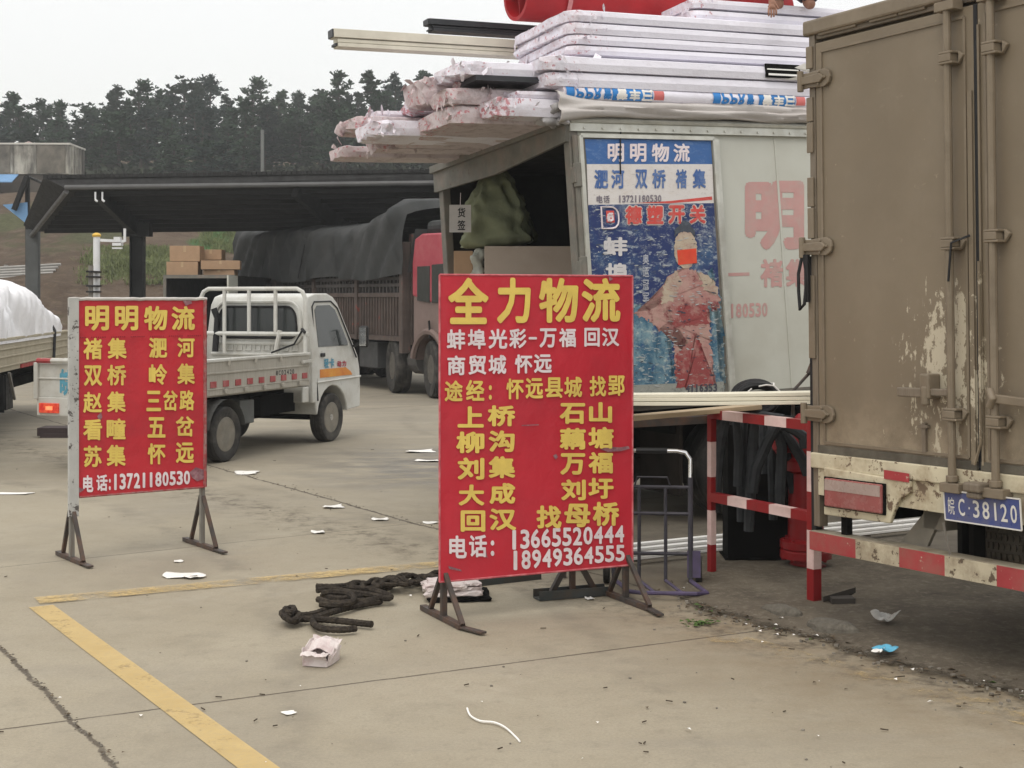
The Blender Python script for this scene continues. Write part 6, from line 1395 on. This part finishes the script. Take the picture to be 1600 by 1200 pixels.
scrap('paper_scrap', 'white paper on the oily patch beyond the big board', 'paper', 657, 706, .30, .22, .1, M_wht, .03, 7)
scrap('paper_scrap', 'lower white paper beside the oily patch', 'paper', 668, 721, .24, .14, .0, M_wht, .03, 8)
scrap('paper_scrap', 'torn white paper at the edge of the big board by the crack', 'paper', 673, 818, .10, .09, .5, M_wht, .02, 14)
scrap('paper_scrap', 'tiny white paper just behind the folded white paper', 'paper', 279, 878, .055, .07, .3, M_wht, .01, 15)
scrap('paper_scrap', 'small white paper scraps stuck on the clear concrete near the joint', 'paper', 452, 1116, .05, .05, .5, M_wht, .012, 16)
scrap('paper_scrap', 'white paper lying in front of the steel channel', 'paper', 921, 937, .045, .06, .3, M_wht, .015, 17)
scrap('paper_scrap', 'long thin paper lying flat at the far edge of the yard', 'paper', 22, 772, .30, .12, .0, M_wht, .01, 18)
scrap('plastic_scrap', 'crumpled blue and white wrapper on the dirt edge', 'wrapper', 1384, 1030, .085, .09, .3, M_cyan, .05, 9, .045)
scrap('plastic_scrap', 'white end of the crumpled blue wrapper', 'wrapper', 1372, 1034, .05, .04, .8, M_wht, .03, 10, .05)
scrap('plastic_scrap', 'clear crumpled plastic film on the dirt behind the brown truck', 'film', 1384, 982, .10, .13, .3, mat('dull_clear_film', (.40, .39, .36), .3, .2, 20), .10, 11, .05)
for px, py, w, d_, rz, lab in ((1298, 990, .30, .17, -.75, 'broken grey concrete chunk along the dirt edge behind the brown truck'), (1222, 966, .26, .15, -.8, 'broken grey concrete chunk by the hydrant barrier foot')):
    g = G(px, py); b = MB(); n = 14; r_ = random.Random(px)
    ring = [(w / 2 * math.cos(a) * r_.uniform(.75, 1.1), d_ / 2 * math.sin(a) * r_.uniform(.7, 1.1)) for a in [k * 6.283 / n for k in range(n)]]
    b.loops([[Vector((x * k, y * k, z + r_.uniform(-.003, .004))) for x, y in ring] for k, z in ((1.1, .004), (1.0, .035), (.75, .055), (.3, .062))])
    tag(b.build('concrete_chunk', mat('broken_concrete', (.13, .118, .095), .95, .3, 12, (.06, .05, .04), .8, 14, bump=.8, bs=30, bd=.02), None, M=T(g.x, g.y, .01) @ Matrix.Rotation(rz, 4, 'Z')), lab, 'concrete chunk')
b = MB(); b.tube(smoothp(gpl([(730, 1106), (735, 1118), (750, 1127), (772, 1130), (790, 1138), (806, 1150), (812, 1158)], .008), 4), .0045, 5); tag(b.build('string_piece', M_wht), 'curled piece of white string on the concrete', 'string')
b = MB(); q = G(1317, 952); b.box(q.x - .06, q.x + .07, q.y, q.y + .1, 0, .06); b.prism([(q.x - .1, q.y + .05, .03), (q.x + .1, q.y + .12, .07), (q.x + .08, q.y + .2, .03)], (0, 0, .03)); tag(b.build('brick_lump', mat('dirty_brick', (.06, .052, .045), .9)), 'dark broken brick under the corner of the brown truck', 'brick')

# small litter nobody would count
rnd = random.Random(21); b = MB(); mt_ = [M_twig, M_wht, mat('dead_leaf', (.09, .065, .04), .9, .3, 9), M_green, mat('grit', (.20, .18, .15), .9, .3, 9)]
def bit(g, mi, s):
    a = rnd.uniform(0, 6.28); u = Vector((math.cos(a), math.sin(a), 0)); v = Vector((-u.y, u.x, 0)); z = Vector((0, 0, .006 + rnd.uniform(0, .008)))
    if mi == 0: b.bar(g + z, g + z + u * s * 2.6 + v * s * .2, .004 + s * .05, .004, 0)
    elif mi == 4: M_ = T(g.x, g.y, 0); b.loops([[g + u * s * .4 * i + v * s * .35 * j + Vector((0, 0, zz * s * .5)) for i, j in ((-1, -1), (1, -.7), (.8, 1), (-.9, .8))] for zz in (.05, 1)], 4)
    else: b.face([g + z + u * s, g + z + v * s * .5 + Vector((0, 0, s * .4)), g + z - u * s * .8, g + z - v * s * .6 + Vector((0, 0, s * .2))], mi)
for i in range(210):
    px, py = rnd.uniform(-20, 1620), 640 + 600 * rnd.random() ** 1.2
    if px < 1000 or rnd.random() < .6: g = G(px, py)
    else: g = G(px, rnd.uniform(1000, 1210))
    if g.y > 14 and rnd.random() < .6: continue
    mi = rnd.choices([0, 1, 2, 4], [.22, .12, .40, .26])[0]; bit(Vector((g.x, g.y, 0)), mi, rnd.uniform(.004, .015) * (1.3 if mi == 1 else 1))
for i in range(420):
    k = rnd.randrange(len(de)); g = de[k] + Vector((rnd.gauss(0, .06), rnd.gauss(0, .05), 0)) + Vector((.25, 1, 0)) * abs(rnd.gauss(0, .25)) * (rnd.random() < .5)
    bit(g + Vector((0, 0, .012)), rnd.choices([0, 1, 2, 3, 4], [.2, .06, .34, .04, .36])[0], rnd.uniform(.007, .026))
for i in range(40): g = G(1093 + rnd.gauss(0, 12), 976 + rnd.gauss(0, 3)); bit(Vector((g.x, g.y, 0)), 3, .02)
for (x0, y0, x1, y1, n) in ((0, 1010, 180, 1195, 90), (330, 728, 700, 832, 120)):
    for i in range(n): t = rnd.random(); g = G(x0 + (x1 - x0) * t + rnd.gauss(0, 4), y0 + (y1 - y0) * t + rnd.gauss(0, 1.5)); bit(Vector((g.x, g.y, 0)), rnd.choices([0, 2, 4], [.04, .5, .46])[0], rnd.uniform(.006, .014))
tag(b.build('litter', mt_), 'scattered twigs, dead leaves, grit and paper specks on the yard', 'litter', None, 'stuff')

# ---- the worker crouching on the load, whose hand hangs over the top pack
hp = P(1206, 6, 11.75)
Mw = T(hp.x, hp.y, hp.z)
def skin(name, nodes, edges, m, root, sub=2, parent=None):
    me = bpy.data.meshes.new(name); me.from_pydata([n[:3] for n in nodes], edges, []); o = bpy.data.objects.new(name, me); COL.objects.link(o)
    o.modifiers.new('skin', 'SKIN'); s = o.modifiers.new('sub', 'SUBSURF'); s.levels = s.render_levels = sub
    if not me.skin_vertices: pass
    for v, n in zip(me.skin_vertices[0].data, nodes): v.radius = (n[3], n[3])
    me.skin_vertices[0].data[root].use_root = True; me.materials.append(m)
    bpy.context.view_layer.update(); dg = bpy.context.evaluated_depsgraph_get(); nm = bpy.data.meshes.new_from_object(o.evaluated_get(dg))
    bpy.data.objects.remove(o); bpy.data.meshes.remove(me); o = bpy.data.objects.new(name, nm); COL.objects.link(o)
    for p in nm.polygons: p.use_smooth = True
    if parent is not None: o.parent = parent
    return o
# one body: crouching torso, head, arms, legs; the near hand's wrist is at the origin, fingers hang down
ND = [(.25, .55, .35, .15), (.24, .48, .55, .14), (.22, .40, .75, .15), (.20, .36, .85, .06), (.19, .32, .93, .07), (.19, .30, 1.03, .10), (.19, .29, 1.12, .075),
      (.06, .38, .78, .07), (.12, .20, .50, .052), (.04, .04, .16, .038), (.0, .0, .055, .028),
      (.40, .40, .76, .07), (.46, .34, .54, .052), (.38, .22, .42, .036), (.34, .18, .40, .03),
      (.14, .55, .32, .10), (.08, .22, .38, .08), (.12, .45, .10, .06), (.12, .34, .06, .045),
      (.38, .55, .32, .10), (.42, .22, .38, .08), (.38, .45, .10, .06), (.38, .34, .06, .045)]
ED = [(0, 1), (1, 2), (2, 3), (3, 4), (4, 5), (5, 6), (2, 7), (7, 8), (8, 9), (9, 10), (2, 11), (11, 12), (12, 13), (13, 14), (0, 15), (15, 16), (16, 17), (17, 18), (0, 19), (19, 20), (20, 21), (21, 22)]
hand = [(.0, -.005, .02, .016), (-.004, -.02, -.03, .02)]
base = len(ND); ND += [(-.004, -.012, .0, .024), (-.002, -.022, -.035, .026)]; ED += [(10, base), (base, base + 1)]
for k, (dx, ln) in enumerate(((-.030, .062), (-.010, .072), (.010, .068), (.028, .052))):
    i = len(ND); ND += [(dx, -.028, -.045, .0095), (dx * 1.05, -.036, -.045 - ln * .5, .0088), (dx * 1.0, -.030, -.045 - ln, .0075)]; ED += [(base + 1, i), (i, i + 1), (i + 1, i + 2)]
i = len(ND); ND += [(.036, -.018, -.02, .011), (.050, -.024, -.05, .009)]; ED += [(base, i), (i, i + 1)]
pn = thing('person', 'worker in a dark jacket above the load, one bare hand gripping the top white pack', 'person', Mw)
skin('body', ND, ED, M_skin, 0, 2, pn)
JK = [(x, y, z, r + .022) for x, y, z, r in ND[:3]] + [(x, y, z, r + .020) for x, y, z, r in (ND[7], ND[8])] + [(.03, .03, .125, .055)] + [(x, y, z, r + .02) for x, y, z, r in (ND[11], ND[12], ND[13])]
skin('jacket', JK, [(0, 1), (1, 2), (2, 3), (3, 4), (4, 5), (2, 6), (6, 7), (7, 8)], M_jacket, 0, 2, pn)
TR = [(x, y, z, r + .02) for x, y, z, r in (ND[0], ND[15], ND[16], ND[17], ND[19], ND[20], ND[21])]
skin('trousers', TR, [(0, 1), (1, 2), (2, 3), (0, 4), (4, 5), (5, 6)], mat('dark_trousers', (.03, .032, .045), .8), 0, 2, pn)
b = MB(); b.lathe([(.001, .13), (.06, .12), (.10, .07), (.112, .0), (.105, -.03)], T(.19, .315, 1.06), 18); b.build('hair', mat('black_hair', (.012, .011, .01), .6), pn, smooth=60)
for dx in (-.035, .035): b = MB(); b.lathe([(.001, -.012), (.011, -.006), (.011, .006), (.001, .012)], T(.19 + dx, .198, 1.045), 10); b.build('eye', M_wht, pn, smooth=60)
b = MB(); b.prism([(.178, .20, 1.02), (.202, .20, 1.02), (.194, .20, 1.06)], (0, -.022, 0)); b.build('nose', M_skin, pn)
b = MB(); b.box(.165, .215, .196, .21, .985, .993); b.build('mouth', mat('lips', (.24, .09, .075), .5), pn)

# ================================================================== AIR
b = MB(); b.box(-126, 126, -18, 182, -2, 27)
s = NT('haze'); s.t.nodes.remove(s.b); v = s.t.nodes.new('ShaderNodeVolumePrincipled'); v.inputs['Color'].default_value = (.92, .94, .95, 1); v.inputs['Density'].default_value = .0011; v.inputs['Anisotropy'].default_value = .2
s.t.links.new(v.outputs[0], s.out.inputs['Volume'])
tag(b.build('haze', s.m), 'pale even haze over the yard and the far wood', 'haze', None, 'stuff')
bpy.context.view_layer.update()
